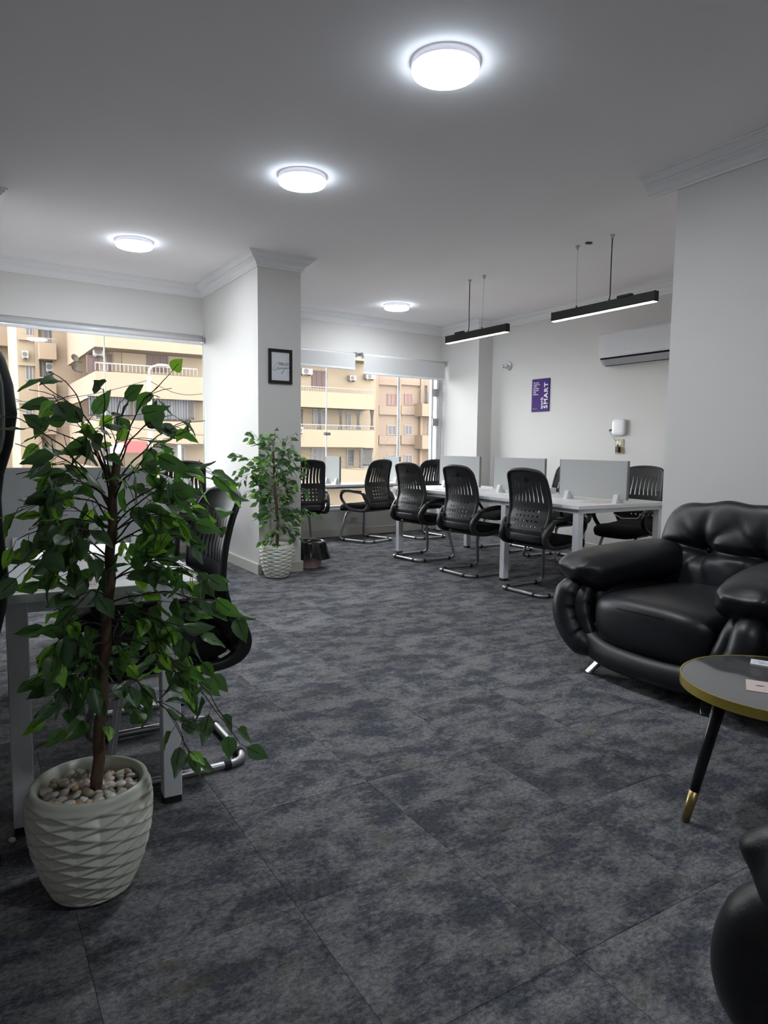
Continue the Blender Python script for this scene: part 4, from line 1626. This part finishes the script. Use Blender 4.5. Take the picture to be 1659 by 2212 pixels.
LEAF = {1: [], 2: [], 3: []}
for k in range(6):
    LEAF[1].append(leaf_mesh(k, M['leaf1'], 0.070 + 0.004 * (k % 3), 0.041 + 0.002 * (k % 2)))
    LEAF[2].append(leaf_mesh(20 + k, M['leaf2'], 0.066 + 0.004 * (k % 3), 0.039))
    LEAF[3].append(leaf_mesh(40 + k, M['leaf3'], 0.058 + 0.004 * (k % 3), 0.034))
POT = pot_mesh()
PEB = []
for k in range(6):
    bm = BM()
    rn = random.Random(k)
    bmesh.ops.create_icosphere(bm, subdivisions=2, radius=1.0)
    ax = (rn.uniform(0.010, 0.014), rn.uniform(0.013, 0.018), rn.uniform(0.007, 0.010))
    for v in bm.verts:
        n = 1 + 0.18 * noise.noise(v.co * 1.3 + Vector((k * 5, 0, 0)))
        v.co = Vector((v.co.x * ax[0], v.co.y * ax[1], v.co.z * ax[2])) * n
    me = bpy.data.meshes.new('pebble')
    bm.to_mesh(me)
    bm.free()
    me.materials.append(M['peb%d' % k])
    smooth(me)
    PEB.append(me)


def leaf_basis(d, rn, facing):
    d = d.normalized()
    n = facing + Vector((rn.uniform(-1, 1), rn.uniform(-1, 1), rn.uniform(-1, 1))) * 0.95
    n = n - d * n.dot(d)
    if n.length < 0.05:
        n = d.orthogonal()
    n.normalize()
    y = n.cross(d)
    return Matrix(((d.x, y.x, n.x), (d.y, y.y, n.y), (d.z, y.z, n.z))).to_4x4()


def tree(name, label, loc, trunk, shoots, seed, budget, per, depth, scale=1.0, n_peb=70, yclip=None, lightp=0.17, extra=0, twig_r=0.0022):
    root = empty(name, loc)
    tag(root, label, 'potted plant', 'artificial ficus trees in cream pots')
    L0 = Vector(loc)
    o = bpy.data.objects.new('pot', POT)
    link(o, root)
    bm = BM()
    lathe(bm, [(0.001, 0.262), (0.132, 0.260)], 24, False, False)
    bmesh.ops.recalc_face_normals(bm, faces=bm.faces)
    obj('pot_filler', bm, M['soil'], root)
    rn = random.Random(seed)
    if n_peb > 20:
        placed = []
        tries = 0
        while len(placed) < n_peb and tries < 4000:
            tries += 1
            a, r = rn.uniform(0, 6.283), 0.121 * math.sqrt(rn.random())
            x, y = r * math.cos(a), r * math.sin(a)
            if math.hypot(x, y) < 0.022:
                continue
            if all((x - q[0]) ** 2 + (y - q[1]) ** 2 > 0.0165 ** 2 for q in placed):
                placed.append((x, y))
        for x, y in placed:
            p = bpy.data.objects.new('pebble', PEB[rn.choice((0, 0, 1, 2, 2, 3, 4, 5))])
            p.location = (x, y, 0.268 + rn.uniform(0, 0.010))
            p.rotation_euler = (rn.uniform(-0.5, 0.5), rn.uniform(-0.5, 0.5), rn.uniform(0, 6.28))
            sc = rn.uniform(0.8, 1.15)
            p.scale = (sc, sc, sc)
            link(p, root)
    else:
        bm = BM()
        for k in range(60):
            a, r = rn.uniform(0, 6.283), 0.120 * math.sqrt(rn.random())
            mtx = Matrix.Translation((r * math.cos(a), r * math.sin(a), 0.268 + rn.uniform(0, 0.01))) @ Matrix.Diagonal((rn.uniform(0.010, 0.016), rn.uniform(0.010, 0.016), 0.009, 1))
            bmesh.ops.create_icosphere(bm, subdivisions=1, radius=1.0, matrix=mtx)
        for f in bm.faces:
            f.material_index = (f.index // 20) % 4
        o = obj('pebbles', bm, [M['peb0'], M['peb1'], M['peb2'], M['peb5']], root, True)
        o['kind'] = 'stuff'
    tr = [Vector(p) - L0 for p in trunk]
    tr[0].z = min(tr[0].z, 0.255)
    fine = []
    for a, b in zip(tr, tr[1:]):
        for k in range(6):
            q = a.lerp(b, k / 6)
            fine.append(q + Vector((0.003 * math.sin(q.z * 40), 0.003 * math.cos(q.z * 33), 0)))
    fine.append(tr[-1])
    bm = BM()
    sweep(bm, fine, lambda t: [(x * (1 + 0.08 * math.sin(t * 90 + k)), y * (1 + 0.08 * math.sin(t * 70 + 2 * k))) for k, (x, y) in enumerate(circ((0.0165 - 0.006 * t) * (0.7 + 0.3 * scale), 10))])
    bmesh.ops.recalc_face_normals(bm, faces=bm.faces)
    obj('trunk', bm, M['bark'], root, True)

    def trunk_at(z):
        for a, b in zip(fine, fine[1:]):
            if z <= b.z:
                return a.lerp(b, max(0, min(1, (z - a.z) / max(1e-6, b.z - a.z))))
        return fine[-1]
    leaves = []
    for si, (zt_, tip) in enumerate(shoots):
        tip = Vector(tip) - L0
        tip.y += rn.uniform(*depth) if not (yclip and tip.x + L0.x < 0.17) else rn.uniform(depth[0], -0.06)
        st = trunk_at(zt_ - rn.uniform(0.04, 0.12))
        midp = st.lerp(tip, 0.42) + Vector((rn.uniform(-0.02, 0.02), rn.uniform(-0.02, 0.02), 0.20 * (tip - st).length + rn.uniform(0.0, 0.05)))
        P = []
        for k in range(13):
            t = k / 12
            q = st * (1 - t) ** 2 + midp * 2 * t * (1 - t) + tip * t * t
            q += Vector((wr(q, si, 14), wr(q, si + 9, 14), wr(q, si + 5, 14))) * 0.012 * min(1, t * 3)
            P.append(q)
        bm = BM()
        sweep(bm, P, lambda t: circ(twig_r * (1.25 - 0.75 * t), 5))
        brn = []
        for k in range(2):
            i0 = rn.randrange(4, 10)
            s0 = P[i0]
            dd = (P[i0 + 1] - P[i0]).normalized()
            sd = Vector((rn.uniform(-1, 1), rn.uniform(-1, 1), rn.uniform(-0.6, 0.6)))
            sd = (dd * 0.7 + (sd - dd * sd.dot(dd)) * 0.9).normalized()
            ln = rn.uniform(0.07, 0.14) * scale
            Q = [s0 + sd * ln * t + Vector((0, 0, -0.25 * ln * t * t)) for t in (0, 0.33, 0.66, 1)]
            sweep(bm, Q, circ(twig_r * 0.55, 4))
            brn.append(Q)
        bmesh.ops.recalc_face_normals(bm, faces=bm.faces)
        obj('branch', bm, M['twig'], root, True)
        nl = per if tip.z < fine[-1].z * 1.06 else max(5, int(per * 0.6))
        spots = []
        for k in range(nl):
            if k < nl * 0.55:
                t = 0.30 + 0.70 * (k + rn.random() * 0.6) / (nl * 0.55)
                t = min(t, 1.0)
                f = t * 12
                i0 = min(11, int(f))
                q = P[i0].lerp(P[i0 + 1], f - i0)
                dd = (P[i0 + 1] - P[i0]).normalized()
            else:
                Q = brn[rn.randrange(2)]
                t = rn.uniform(0.35, 1.0)
                f = t * 3
                i0 = min(2, int(f))
                q = Q[i0].lerp(Q[i0 + 1], f - i0)
                dd = (Q[i0 + 1] - Q[i0]).normalized()
            spots.append((q, dd, t))
        for q, dd, t in spots:
            sd = Vector((rn.uniform(-1, 1), rn.uniform(-1, 1), rn.uniform(-0.8, 0.5)))
            d = dd * (0.9 if t > 0.9 else 0.45) + sd * 0.8 + Vector((0, 0, -0.35))
            leaves.append((q, d, t))
    for k in range(extra):
        z = rn.uniform(0.40, 0.92) * fine[-1].z
        c = trunk_at(z)
        a, r = rn.uniform(0, 6.283), rn.uniform(0.03, 0.17) * scale
        q = c + Vector((r * math.cos(a), r * math.sin(a), rn.uniform(-0.05, 0.05)))
        leaves.append((q, Vector((math.cos(a), math.sin(a), rn.uniform(-0.8, 0.3))), 0.5))
    rn.shuffle(leaves)
    view = (CAM - L0 - Vector((0, 0, 0.9))).normalized()
    stuff = BM()
    cnt_ = 0
    for q, d, t in leaves:
        if yclip and not yclip(q + L0, d):
            continue
        kd = 3 if rn.random() < lightp * (1.5 if t > 0.75 else 0.7) else (2 if rn.random() < 0.33 else 1)
        me = LEAF[kd][rn.randrange(6)]
        mtx = Matrix.Translation(q) @ leaf_basis(d, rn, (view * 0.30 + Vector((0, 0, 0.25)))) @ Matrix.Diagonal([scale * rn.uniform(0.85, 1.12)] * 3 + [1])
        if cnt_ < budget:
            lf = bpy.data.objects.new('leaf', me)
            link(lf, root)
            lf.matrix_local = mtx
            cnt_ += 1
        else:
            n0 = len(stuff.verts)
            tmp = BM()
            tmp.from_mesh(me)
            vs = [stuff.verts.new(mtx @ v.co) for v in tmp.verts]
            tmp.verts.index_update()
            for f in tmp.faces:
                try:
                    nf = stuff.faces.new([vs[v.index] for v in f.verts])
                    nf.smooth = True
                    nf.material_index = (kd - 1) if f.material_index == 0 else 3
                except ValueError:
                    pass
            tmp.free()
    if len(stuff.verts):
        me = bpy.data.meshes.new('foliage')
        stuff.to_mesh(me)
        stuff.free()
        for k in ('leaf1', 'leaf2', 'leaf3', 'twig'):
            me.materials.append(M[k])
        o = bpy.data.objects.new('foliage', me)
        link(o, root)
        o['kind'] = 'stuff'
    return root


PY = 1.93
T1 = (0.262, PY, 0)
tr1 = [at(206, 1665, 'y', PY), at(222, 1480, 'y', PY), at(237, 1250, 'y', PY), at(243, 1100, 'y', PY), at(251, 985, 'y', PY)]
tips1 = [(985, 128, 795), (1000, 72, 830), (985, 205, 845), (985, 262, 860), (985, 366, 815), (990, 402, 895), (1000, 430, 905), (1020, 15, 905), (1030, 25, 960),
         (1050, 30, 1020), (1060, 40, 1085), (1100, 30, 1150), (1010, 455, 1010), (1040, 500, 1045), (1060, 485, 1100), (1080, 480, 1140), (1110, 425, 1170),
         (1120, 50, 1215), (1150, 60, 1175), (1170, 95, 1235), (1200, 440, 1250), (1240, 460, 1290), (1260, 385, 1350), (1300, 100, 1395), (1300, 120, 1480),
         (1330, 485, 1570), (1300, 455, 1520), (1200, 385, 1215), (1330, 165, 1560), (1130, 345, 1185), (1000, 320, 955), (1010, 170, 900), (1010, 105, 930),
         (1280, 430, 1430), (1250, 335, 1330), (1290, 150, 1450), (1220, 120, 1320), (1050, 330, 1050), (1050, 150, 1010), (1090, 120, 1100), (1100, 360, 1110), (1150, 160, 1180), (1340, 300, 1500), (1360, 370, 1560)]
sh1 = []
for py0, px, py in tips1:
    q = at(240, py0, 'y', PY)
    sh1.append((q.z, at(px, py, 'y', PY)))


def clip1(p, d):
    q = p + d.normalized() * 0.05
    if q.y > 2.22 and q.z < 0.86:
        return False
    if p.x < 0.17 and (p.y > 1.84 or q.y > 1.86) and p.z > 0.45:
        return False
    return q.y < 2.36


tree('potted_ficus', 'large potted ficus standing in front of the left desk', T1, tr1, sh1, 11, 300, 11, (-0.20, 0.16), 1.0, 75, clip1, 0.20, 110)

T2 = (2.425, 5.845, 0)
PY2 = 5.80
tr2 = [at(598, 1183, 'y', PY2), at(600, 1130, 'y', PY2), at(594, 1060, 'y', PY2), at(590, 975, 'y', PY2)]
tips2 = [(980, 603, 928), (985, 578, 938), (985, 545, 930), (990, 524, 942), (985, 628, 932), (990, 642, 950), (1000, 511, 985), (1010, 503, 1012), (1020, 516, 1032),
         (1040, 528, 1065), (1000, 648, 985), (1010, 658, 1010), (1040, 652, 1058), (1080, 668, 1110), (1090, 645, 1125), (1110, 628, 1160), (985, 560, 955), (1000, 585, 985),
         (1000, 545, 1000), (990, 620, 975), (1010, 612, 1025), (1020, 640, 1040), (1030, 558, 1040), (1050, 572, 1075), (1060, 622, 1075), (1090, 575, 1110), (1080, 612, 1100), (1110, 575, 1165)]
sh2 = [(at(592, a, 'y', PY2).z, at(px, py, 'y', PY2)) for a, px, py in tips2]


def clip2(p, d):
    return (p + d.normalized() * 0.09).y < YC0 - 0.01 or p.x > XC1 + 0.02 or (p.x < XC0 - 0.08)


tree('potted_ficus', 'smaller looking potted ficus standing against the column', T2, tr2, sh2, 23, 300, 15, (-0.18, 0.12), 0.92, 12, clip2, 0.11, 150)

bm = BM()
pillow(bm, 0.010, 0.013, 0.007, 0.9, 1, 12, 8)
q = at(26, 1815, 'z', 0.006)
tag(obj('stray_pebble', bm, M['peb2'], None, True, (q.x, q.y, 0.0065)), 'small white pebble lying on the carpet by the desk leg', 'pebble')

# ------------------------------------------------------------------ waste bin
bx, by = 2.905, 6.17
wb = tag(empty('waste_bin', (bx, by, 0)), 'ribbed pink waste bin beside the column', 'waste bin')
bm = BM()
n = 96
prof = [(0.095, 0.0), (0.108, 0.006), (0.113, 0.03), (0.116, 0.085), (0.120, 0.10), (0.135, 0.25), (0.138, 0.258)]
rings = []
for r, z in prof:
    rings.append([bm.verts.new(((r + (0.002 if (k % 4 < 2 and 0.08 < z < 0.255) else 0)) * math.cos(2 * math.pi * k / n), (r + (0.002 if (k % 4 < 2 and 0.08 < z < 0.255) else 0)) * math.sin(2 * math.pi * k / n), z)) for k in range(n)])
for a, b in zip(rings, rings[1:]):
    for k in range(n):
        bm.faces.new((a[k], a[(k + 1) % n], b[(k + 1) % n], b[k]))
bm.faces.new(rings[0][::-1])
obj('bin_body', bm, M['binp'], wb, False)
lb = tag(empty('bin_liner', (bx, by, 0)), 'black plastic bag lining the pink waste bin', 'bin bag')
bm = BM()
n = 72
rings = []
prof = [(0.105, 0.06), (0.128, 0.24), (0.136, 0.268), (0.146, 0.270), (0.152, 0.25), (0.160, 0.21), (0.166, 0.17), (0.172, 0.135), (0.176, 0.115)]
for j, (r, z) in enumerate(prof):
    ring = []
    for k in range(n):
        a = 2 * math.pi * k / n
        w_ = max(0, (j - 2) / 6)
        rr = r + 0.020 * w_ * noise.noise(Vector((math.cos(a) * 4, math.sin(a) * 4, z * 9))) + 0.006 * w_ * math.sin(a * 17 + z * 30)
        zz = z + 0.028 * w_ * noise.noise(Vector((math.cos(a) * 2.2 + 7, math.sin(a) * 2.2, 1))) - 0.02 * w_ * max(0, math.cos(a + 0.7))
        rr += 0.035 * w_ * max(0, math.cos(a + 0.7)) ** 6
        ring.append(bm.verts.new((rr * math.cos(a), rr * math.sin(a), zz)))
    rings.append(ring)
for a, b in zip(rings, rings[1:]):
    for k in range(n):
        bm.faces.new((a[k], a[(k + 1) % n], b[(k + 1) % n], b[k]))
obj('bag', bm, M['bag'], lb, True)

# ------------------------------------------------------------------ outdoors
GZ = -8.0
struct(obox('street_ground', (-60, 9.2, GZ - 0.2), (110, 140, GZ), M['asph']))


def fbox(name, parent, px0, py0, px1, py1, Y, depth, m, bev=0.0, proud=0.0):
    """box whose near face fills a photograph rectangle at depth Y"""
    pm = (py0 + py1) / 2
    xm = (px0 + px1) / 2
    x0, x1 = at(px0, pm, 'y', Y).x, at(px1, pm, 'y', Y).x
    z1, z0 = at(xm, py0, 'y', Y).z, at(xm, py1, 'y', Y).z
    return obox(name, (x0, Y - proud, z0), (x1, Y + depth, z1), m, parent, bev)


def opening(parent, px0, py0, px1, py1, Y, m, bars=2, nm='window'):
    """window: frame proud of the wall with pane and slats behind it"""
    pm, xm = (py0 + py1) / 2, (px0 + px1) / 2
    x0, x1 = at(px0, pm, 'y', Y).x, at(px1, pm, 'y', Y).x
    z1, z0 = at(xm, py0, 'y', Y).z, at(xm, py1, 'y', Y).z
    bm = BM()
    f = 0.07
    box(bm, x0, Y - 0.06, z0, x0 + f, Y + 0.05, z1)
    box(bm, x1 - f, Y - 0.06, z0, x1, Y + 0.05, z1)
    box(bm, x0 + f, Y - 0.06, z1 - f, x1 - f, Y + 0.05, z1)
    box(bm, x0 + f, Y - 0.06, z0, x1 - f, Y + 0.05, z0 + f)
    for k in range(1, bars):
        xx = x0 + (x1 - x0) * k / bars
        box(bm, xx - 0.03, Y - 0.055, z0 + f, xx + 0.03, Y + 0.04, z1 - f)
    fr = obj(nm, bm, M['rail'] if m is M['shade'] else m, parent)
    obox('pane' if m is M['shade'] else 'shutter', (x0 + f, Y - 0.03, z0 + f), (x1 - f, Y + 0.02, z1 - f), m, fr)
    return fr


def railing(parent, px0, px1, pyt, pyb, Y, n, m=None):
    pm = (pyt + pyb) / 2
    x0, x1 = at(px0, pm, 'y', Y).x, at(px1, pm, 'y', Y).x
    xm = (px0 + px1) / 2
    z1, z0 = at(xm, pyt, 'y', Y).z, at(xm, pyb, 'y', Y).z
    bm = BM()
    box(bm, x0, Y, z1 - 0.06, x1, Y + 0.06, z1)
    for k in range(n + 1):
        xx = x0 + (x1 - x0) * k / n
        box(bm, xx - 0.015, Y + 0.01, z0, xx + 0.015, Y + 0.04, z1 - 0.06)
    return obj('railing', bm, m or M['rail'], parent)


def sheet(parent, px0, py0, px1, py1, Y, m, nm='curtain', waist=0.0, amp=0.10, waves=6):
    pm, xm = (py0 + py1) / 2, (px0 + px1) / 2
    x0, x1 = at(px0, pm, 'y', Y).x, at(px1, pm, 'y', Y).x
    z1, z0 = at(xm, py0, 'y', Y).z, at(xm, py1, 'y', Y).z
    bm = BM()
    nx, nz = 24, 8
    g = []
    for j in range(nz + 1):
        v = j / nz
        k = 1 - waist * math.sin(math.pi * min(1, v * 1.1)) ** 1.2
        g.append([bm.verts.new(((x0 + x1) / 2 + (i / nx - 0.5) * (x1 - x0) * k, Y + amp * math.sin(i / nx * waves * 6.283), z0 + (z1 - z0) * v)) for i in range(nx + 1)])
    for a, b in zip(g, g[1:]):
        for i in range(nx):
            bm.faces.new((a[i], a[i + 1], b[i + 1], b[i]))
    bmesh.ops.solidify(bm, geom=list(bm.faces), thickness=0.02)
    return obj(nm, bm, m, parent, True)


def ac_unit(px0, py0, px1, py1, Y, label):
    pm, xm = (py0 + py1) / 2, (px0 + px1) / 2
    x0, x1 = at(px0, pm, 'y', Y).x, at(px1, pm, 'y', Y).x
    z1, z0 = at(xm, py0, 'y', Y).z, at(xm, py1, 'y', Y).z
    r = tag(empty('outdoor_unit', ((x0 + x1) / 2, Y, z0)), label, 'outdoor unit', 'air conditioner units on the facades across the street')
    w_, h_ = (x1 - x0), (z1 - z0)
    obox('casing', (-w_ / 2, 0, 0), (w_ / 2, 0.42, h_), M['acw'], r, 0.02)
    bm = BM()
    sweep(bm, [(-w_ * 0.1, -0.02, h_ / 2), (-w_ * 0.1, 0.02, h_ / 2)], circ(min(w_, h_) * 0.40, 20))
    obj('fan_grille', bm, M['shade'], r)
    bm = BM()
    for s in (-0.35, 0.35):
        box(bm, w_ * s - 0.03, 0, -0.06, w_ * s + 0.03, 0.43, 0)
    obj('bracket', bm, M['rail'], r)
    return r


def at_z(px, py, Y):
    return at(px, py, 'y', Y).z


# --- building behind the left window
YB1 = 38.0
b1 = tag(empty('apartment_building', (0, YB1, GZ)), 'peach apartment building with wraparound balconies behind the left window', 'building')
b1.location = (0, 0, 0)
xc = at(206, 800, 'y', YB1).x
xe = at(480, 800, 'y', YB1).x
zt1 = at_z(315, 560, YB1)
obox('wall', (xc + 1.6, YB1 + 1.7, GZ), (xe, YB1 + 10.4, zt1), M['peach2'], b1)
bands = [(640, 757), (808, 860), (909, 958), (1010, 1050)]
for k, (pt, pb) in enumerate(bands):
    z1, z0 = at_z(315, pt, YB1), at_z(315, pb, YB1)
    bm = BM()
    box(bm, xc, YB1, z0, xe, YB1 + 0.22, z1)
    box(bm, xc, YB1 + 0.22, z0, xc + 0.22, YB1 + 10.4, z1)
    box(bm, xc + 0.22, YB1 + 0.22, z0, xe, YB1 + 1.7, z0 + 0.22)
    obj('balcony', bm, M['peach'], b1)
# openings on recessed wall
YW = YB1 + 1.7
opening(b1, 187, 768, 214, 806, YW, M['shut'], 2)
opening(b1, 230, 765, 243, 808, YW, M['shut'], 1)
opening(b1, 317, 765, 363, 803, YW, M['shut'], 3)
opening(b1, 286, 868, 326, 912, YW, M['shade'], 2)
opening(b1, 376, 866, 420, 905, YW, M['shade'], 2)
opening(b1, 205, 862, 240, 905, YW, M['shade'], 2)
opening(b1, 330, 965, 400, 1040, YW, M['shade'], 3, 'shop_window')
opening(b1, 220, 965, 262, 1040, YW, M['shade'], 2, 'shop_window')
railing(b1, 206, 426, 789, 806, YB1 + 0.1, 26)
sheet(b1, 190, 855, 212, 898, YB1 + 0.35, M['cloth'], 'awning', 0, 0.06, 5)
sheet(b1, 212, 856, 281, 900, YB1 + 0.35, M['cloth'], 'awning', 0, 0.06, 9)
sheet(b1, 331, 860, 408, 908, YB1 + 0.35, M['cloth'], 'awning', 0, 0.06, 9)
sheet(b1, 408, 862, 420, 905, YB1 + 0.35, M['curt'], 'curtain', 0.3, 0.05, 3)
fbox('shop_sign', b1, 271, 953, 317, 978, YB1 - 0.3, 0.3, M['red'])
fbox('shop_sign', b1, 240, 957, 270, 980, YB1 - 0.3, 0.3, M['curt'])
fbox('pillar', b1, 385, 958, 392, 1050, YB1, 0.5, M['curt'])
# receding side of the corner
obox('side_wall', (xc + 1.2, YB1 + 1.7, GZ), (xc + 1.62, YB1 + 10.4, zt1), M['peach'], b1)

# --- stair bays further left
YB2 = 50.0
b2 = tag(empty('apartment_building', (0, 0, 0)), 'peach apartment tower with small balconies at the left window edge', 'building')
fbox('wall', b2, 41, 560, 128, 1180, YB2, 9, M['peach2'])
fbox('pier', b2, 80, 560, 88, 1180, YB2 - 0.5, 0.6, M['peach'])
fbox('pier', b2, 118, 560, 196, 1180, YB2 - 0.8, 6, M['peach'])
for k, (pt, pb) in enumerate(((741, 776), (826, 858), (905, 938), (655, 692))):
    z1, z0 = at_z(102, pt, YB2 - 1.4), at_z(102, pb, YB2 - 1.4)
    x0, x1 = at(84, pt, 'y', YB2 - 1.4).x, at(121, pt, 'y', YB2 - 1.4).x
    obox('balcony', (x0, YB2 - 1.5, z0), (x1, YB2, z1), M['peach'], b2)
for pt, pb in ((694, 738), (778, 823), (860, 903)):
    opening(b2, 91, pt, 117, pb, YB2, M['shade'], 2)
for pt, pb in ((790, 822), (700, 728), (880, 905)):
    opening(b2, 54, pt, 72, pb, YB2, M['shade'], 2)
for pt, pb in ((723, 735), (783, 790), (862, 872)):
    fbox('cornice', b2, 40, pt, 82, pb, YB2 - 0.25, 0.3, M['peach2'])
railing(b2, 84, 121, 730, 741, YB2 - 1.45, 8)
railing(b2, 84, 121, 815, 826, YB2 - 1.45, 8)

YB3 = 62.0
b3 = tag(empty('apartment_building', (0, 0, 0)), 'distant peach building cut off at the left edge', 'building')
fbox('wall', b3, -60, 720, 26, 1180, YB3, 9, M['peach'])
for pt, pb in ((700, 745), (775, 815), (850, 890)):
    fbox('balcony', b3, -60, pt, 38, pb, YB3 - 1.5, 1.5, M['peach'])

# --- building across, behind the far window
YB4 = 46.0
b4 = tag(empty('apartment_building', (0, 0, 0)), 'cream apartment building with curtained balconies behind the far window', 'building')
fbox('wall', b4, 560, 560, 812, 1190, YB4 + 1.6, 9, M['peach2'])
for pt, pb in ((700, 775), (848, 882), (929, 966), (1012, 1050), (1095, 1130)):
    z1, z0 = at_z(730, pt, YB4), at_z(730, pb, YB4)
    x0, x1 = at(560, pt, 'y', YB4).x, at(809, (pt + pb) / 2, 'y', YB4).x
    bm = BM()
    box(bm, x0, YB4, z0, x1, YB4 + 0.22, z1)
    box(bm, x1 - 0.22, YB4 + 0.22, z0, x1, YB4 + 1.6, z1)
    box(bm, x0, YB4 + 0.22, z0, x1 - 0.22, YB4 + 1.6, z0 + 0.2)
    obj('balcony', bm, M['peach2'], b4)
YW4 = YB4 + 1.6
opening(b4, 673, 801, 706, 838, YW4, M['shut'], 3)
opening(b4, 676, 884, 706, 918, YW4, M['shade'], 2)
opening(b4, 672, 968, 706, 1008, YW4, M['shade'], 3)
opening(b4, 748, 892, 758, 926, YW4, M['shade'], 1)
opening(b4, 748, 970, 765, 1008, YW4, M['shade'], 1)
opening(b4, 778, 972, 803, 1010, YW4, M['shade'], 2)
railing(b4, 600, 809, 836, 848, YB4 + 0.1, 40)
railing(b4, 600, 809, 917, 930, YB4 + 0.1, 60)
for px0, px1 in ((685, 696), (731, 741), (768, 779), (799, 808), (650, 655)):
    sheet(b4, px0, 884, px1, 928, YB4 + 0.4, M['curt'], 'curtain', 0.55, 0.05, 3)
sheet(b4, 784, 968, 806, 1006, YB4 + 0.4, M['curt'], 'curtain', 0.2, 0.06, 6)

YB5 = 49.0
b5 = tag(empty('apartment_building', (0, 0, 0)), 'rose beige apartment block with recessed panels behind the far window', 'building')
fbox('wall', b5, 806, 560, 1130, 1190, YB5, 9, M['peach3'])
fbox('pier', b5, 806, 560, 818, 1190, YB5 - 0.35, 0.4, M['peach'])
fbox('pier', b5, 862, 560, 866, 1190, YB5 - 0.25, 0.3, M['peach'])
fbox('pier', b5, 909, 560, 914, 1190, YB5 - 0.3, 0.35, M['peach'])
for pt, pb in ((805, 832), (877, 896), (941, 960), (1006, 1024), (1070, 1090)):
    for a, b in ((819, 861), (867, 908)):
        fbox('spandrel_panel', b5, a, pt, b, pb, YB5 - 0.22, 0.25, M['peach3'])
for pt, pb, mm in ((851, 876, 'shutr'), (918, 940, 'shade'), (982, 1004, 'shade'), (1046, 1068, 'shade')):
    opening(b5, 836, pt, 855, pb, YB5, M[mm], 2)
    opening(b5, 873, pt, 890, pb, YB5, M[mm], 2)
for pt, pb in ((873, 900), (941, 970), (1010, 1036)):
    fbox('balcony', b5, 912, pt, 975, pb, YB5 - 1.3, 1.3, M['peach'])
for pt, pb in ((848, 872), (914, 940), (983, 1008)):
    opening(b5, 924, pt, 938, pb, YB5, M['shade'], 2)
sheet(b5, 917, 833, 923, 872, YB5 - 1.0, M['curt'], 'curtain', 0.3, 0.05, 3)
sheet(b5, 929, 833, 939, 872, YB5 - 1.0, M['curt'], 'curtain', 0.4, 0.05, 3)

ac_unit(652, 795, 676, 809, YB4 + 1.16, 'white outdoor unit with a fan near the column, upper floor')
ac_unit(756, 811, 770, 822, YB4 + 1.16, 'small white outdoor unit below the blind gap')
ac_unit(791, 808, 811, 819, YB4 + 1.16, 'small white outdoor unit under the longer blind')
ac_unit(203, 748, 226, 768, YB1 + 1.2, 'white outdoor unit under the upper balcony of the corner building')
ac_unit(48, 757, 62, 773, YB2 - 0.5, 'white outdoor unit on the left tower')
ac_unit(100, 783, 116, 802, YB2 - 0.6, 'white outdoor unit inside the tower balcony')
ac_unit(646, 922, 655, 936, YB4 - 0.425, 'white outdoor unit on the balcony next to the column')

for k, (px, py, r, lab) in enumerate(((159, 775, 8, 'upper grey satellite dish on the corner building'), (160, 797, 9, 'lower grey satellite dish on the corner building'))):
    q = at(px, py, 'x', xc - 0.32)
    ds = tag(empty('satellite_dish', (q.x, q.y, q.z)), lab, 'satellite dish', 'satellite dishes outside')
    bm = BM()
    R0 = r * 0.028
    lathe(bm, [(0.01, 0.0), (R0 * 0.5, 0.04 * R0 / 0.25), (R0, 0.16 * R0 / 0.25)], 20, True, False)
    bmesh.ops.solidify(bm, geom=list(bm.faces), thickness=0.01)
    o = obj('dish', bm, M['rail'], ds, True)
    o.rotation_euler = (R_(70), 0, R_(25))
    tube('dish_arm', [(0, 0, -0.02), (0.1, 0.1, -0.12), (0.45, 0.15, -0.15)], 0.03, M['rail'], ds, 6)

# street lamp and cables
YL = 30.0
q0, q1 = at(322, 812, 'y', YL), at(330, 1150, 'y', YL)
sl = tag(empty('street_lamp', (q0.x, YL, GZ)), 'pale street lamp pole with a curved head', 'street lamp')
hz = q0.z - GZ
tube('pole', [(0, 0, 0), (0, 0, hz)], 0.10, M['pole'], sl, 10)
tube('lamp_arm', fillet([(0, 0, hz - 0.1), (0.02, 0, hz + 0.35), (0.35, 0, hz + 0.45)], 0.25, 5), 0.05, M['pole'], sl, 8)
bm = BM()
pillow(bm, 0.28, 0.10, 0.07, 0.8, 0.8, 16, 8)
obj('lamp_head', bm, M['rail'], sl, True, (0.55, 0, hz + 0.46))


def wire(pxa, pya, Ya, pxb, pyb, Yb, label, r=0.018):
    a, b = at(pxa, pya, 'y', Ya), at(pxb, pyb, 'y', Yb)
    P = []
    for k in range(9):
        t = k / 8
        q = a.lerp(b, t)
        q.z -= 0.25 * math.sin(math.pi * t)
        P.append(q)
    tag(tube('power_line', P, r, M['wire'], None, 5), label, 'cable', 'overhead street cables')


wire(-10, 850, 24, 440, 940, 30, 'thick overhead cable sloping across the left window')
wire(-10, 870, 24, 440, 965, 30, 'lower thick overhead cable sloping across the left window')
wire(-10, 868, 30, 317, 822, 29.75, 'thin cable rising to the street lamp')
wire(326, 824, 29.75, 440, 850, 30, 'thin cable falling from the street lamp')
wire(645, 975, 30, 830, 1000, 36, 'overhead cable crossing the far window behind the dividers')
wire(645, 990, 30, 830, 1012, 36, 'lower overhead cable crossing the far window')
wire(800, 1000, 30, 915, 825, 40, 'thin dark cable slanting up across the far window', 0.012)
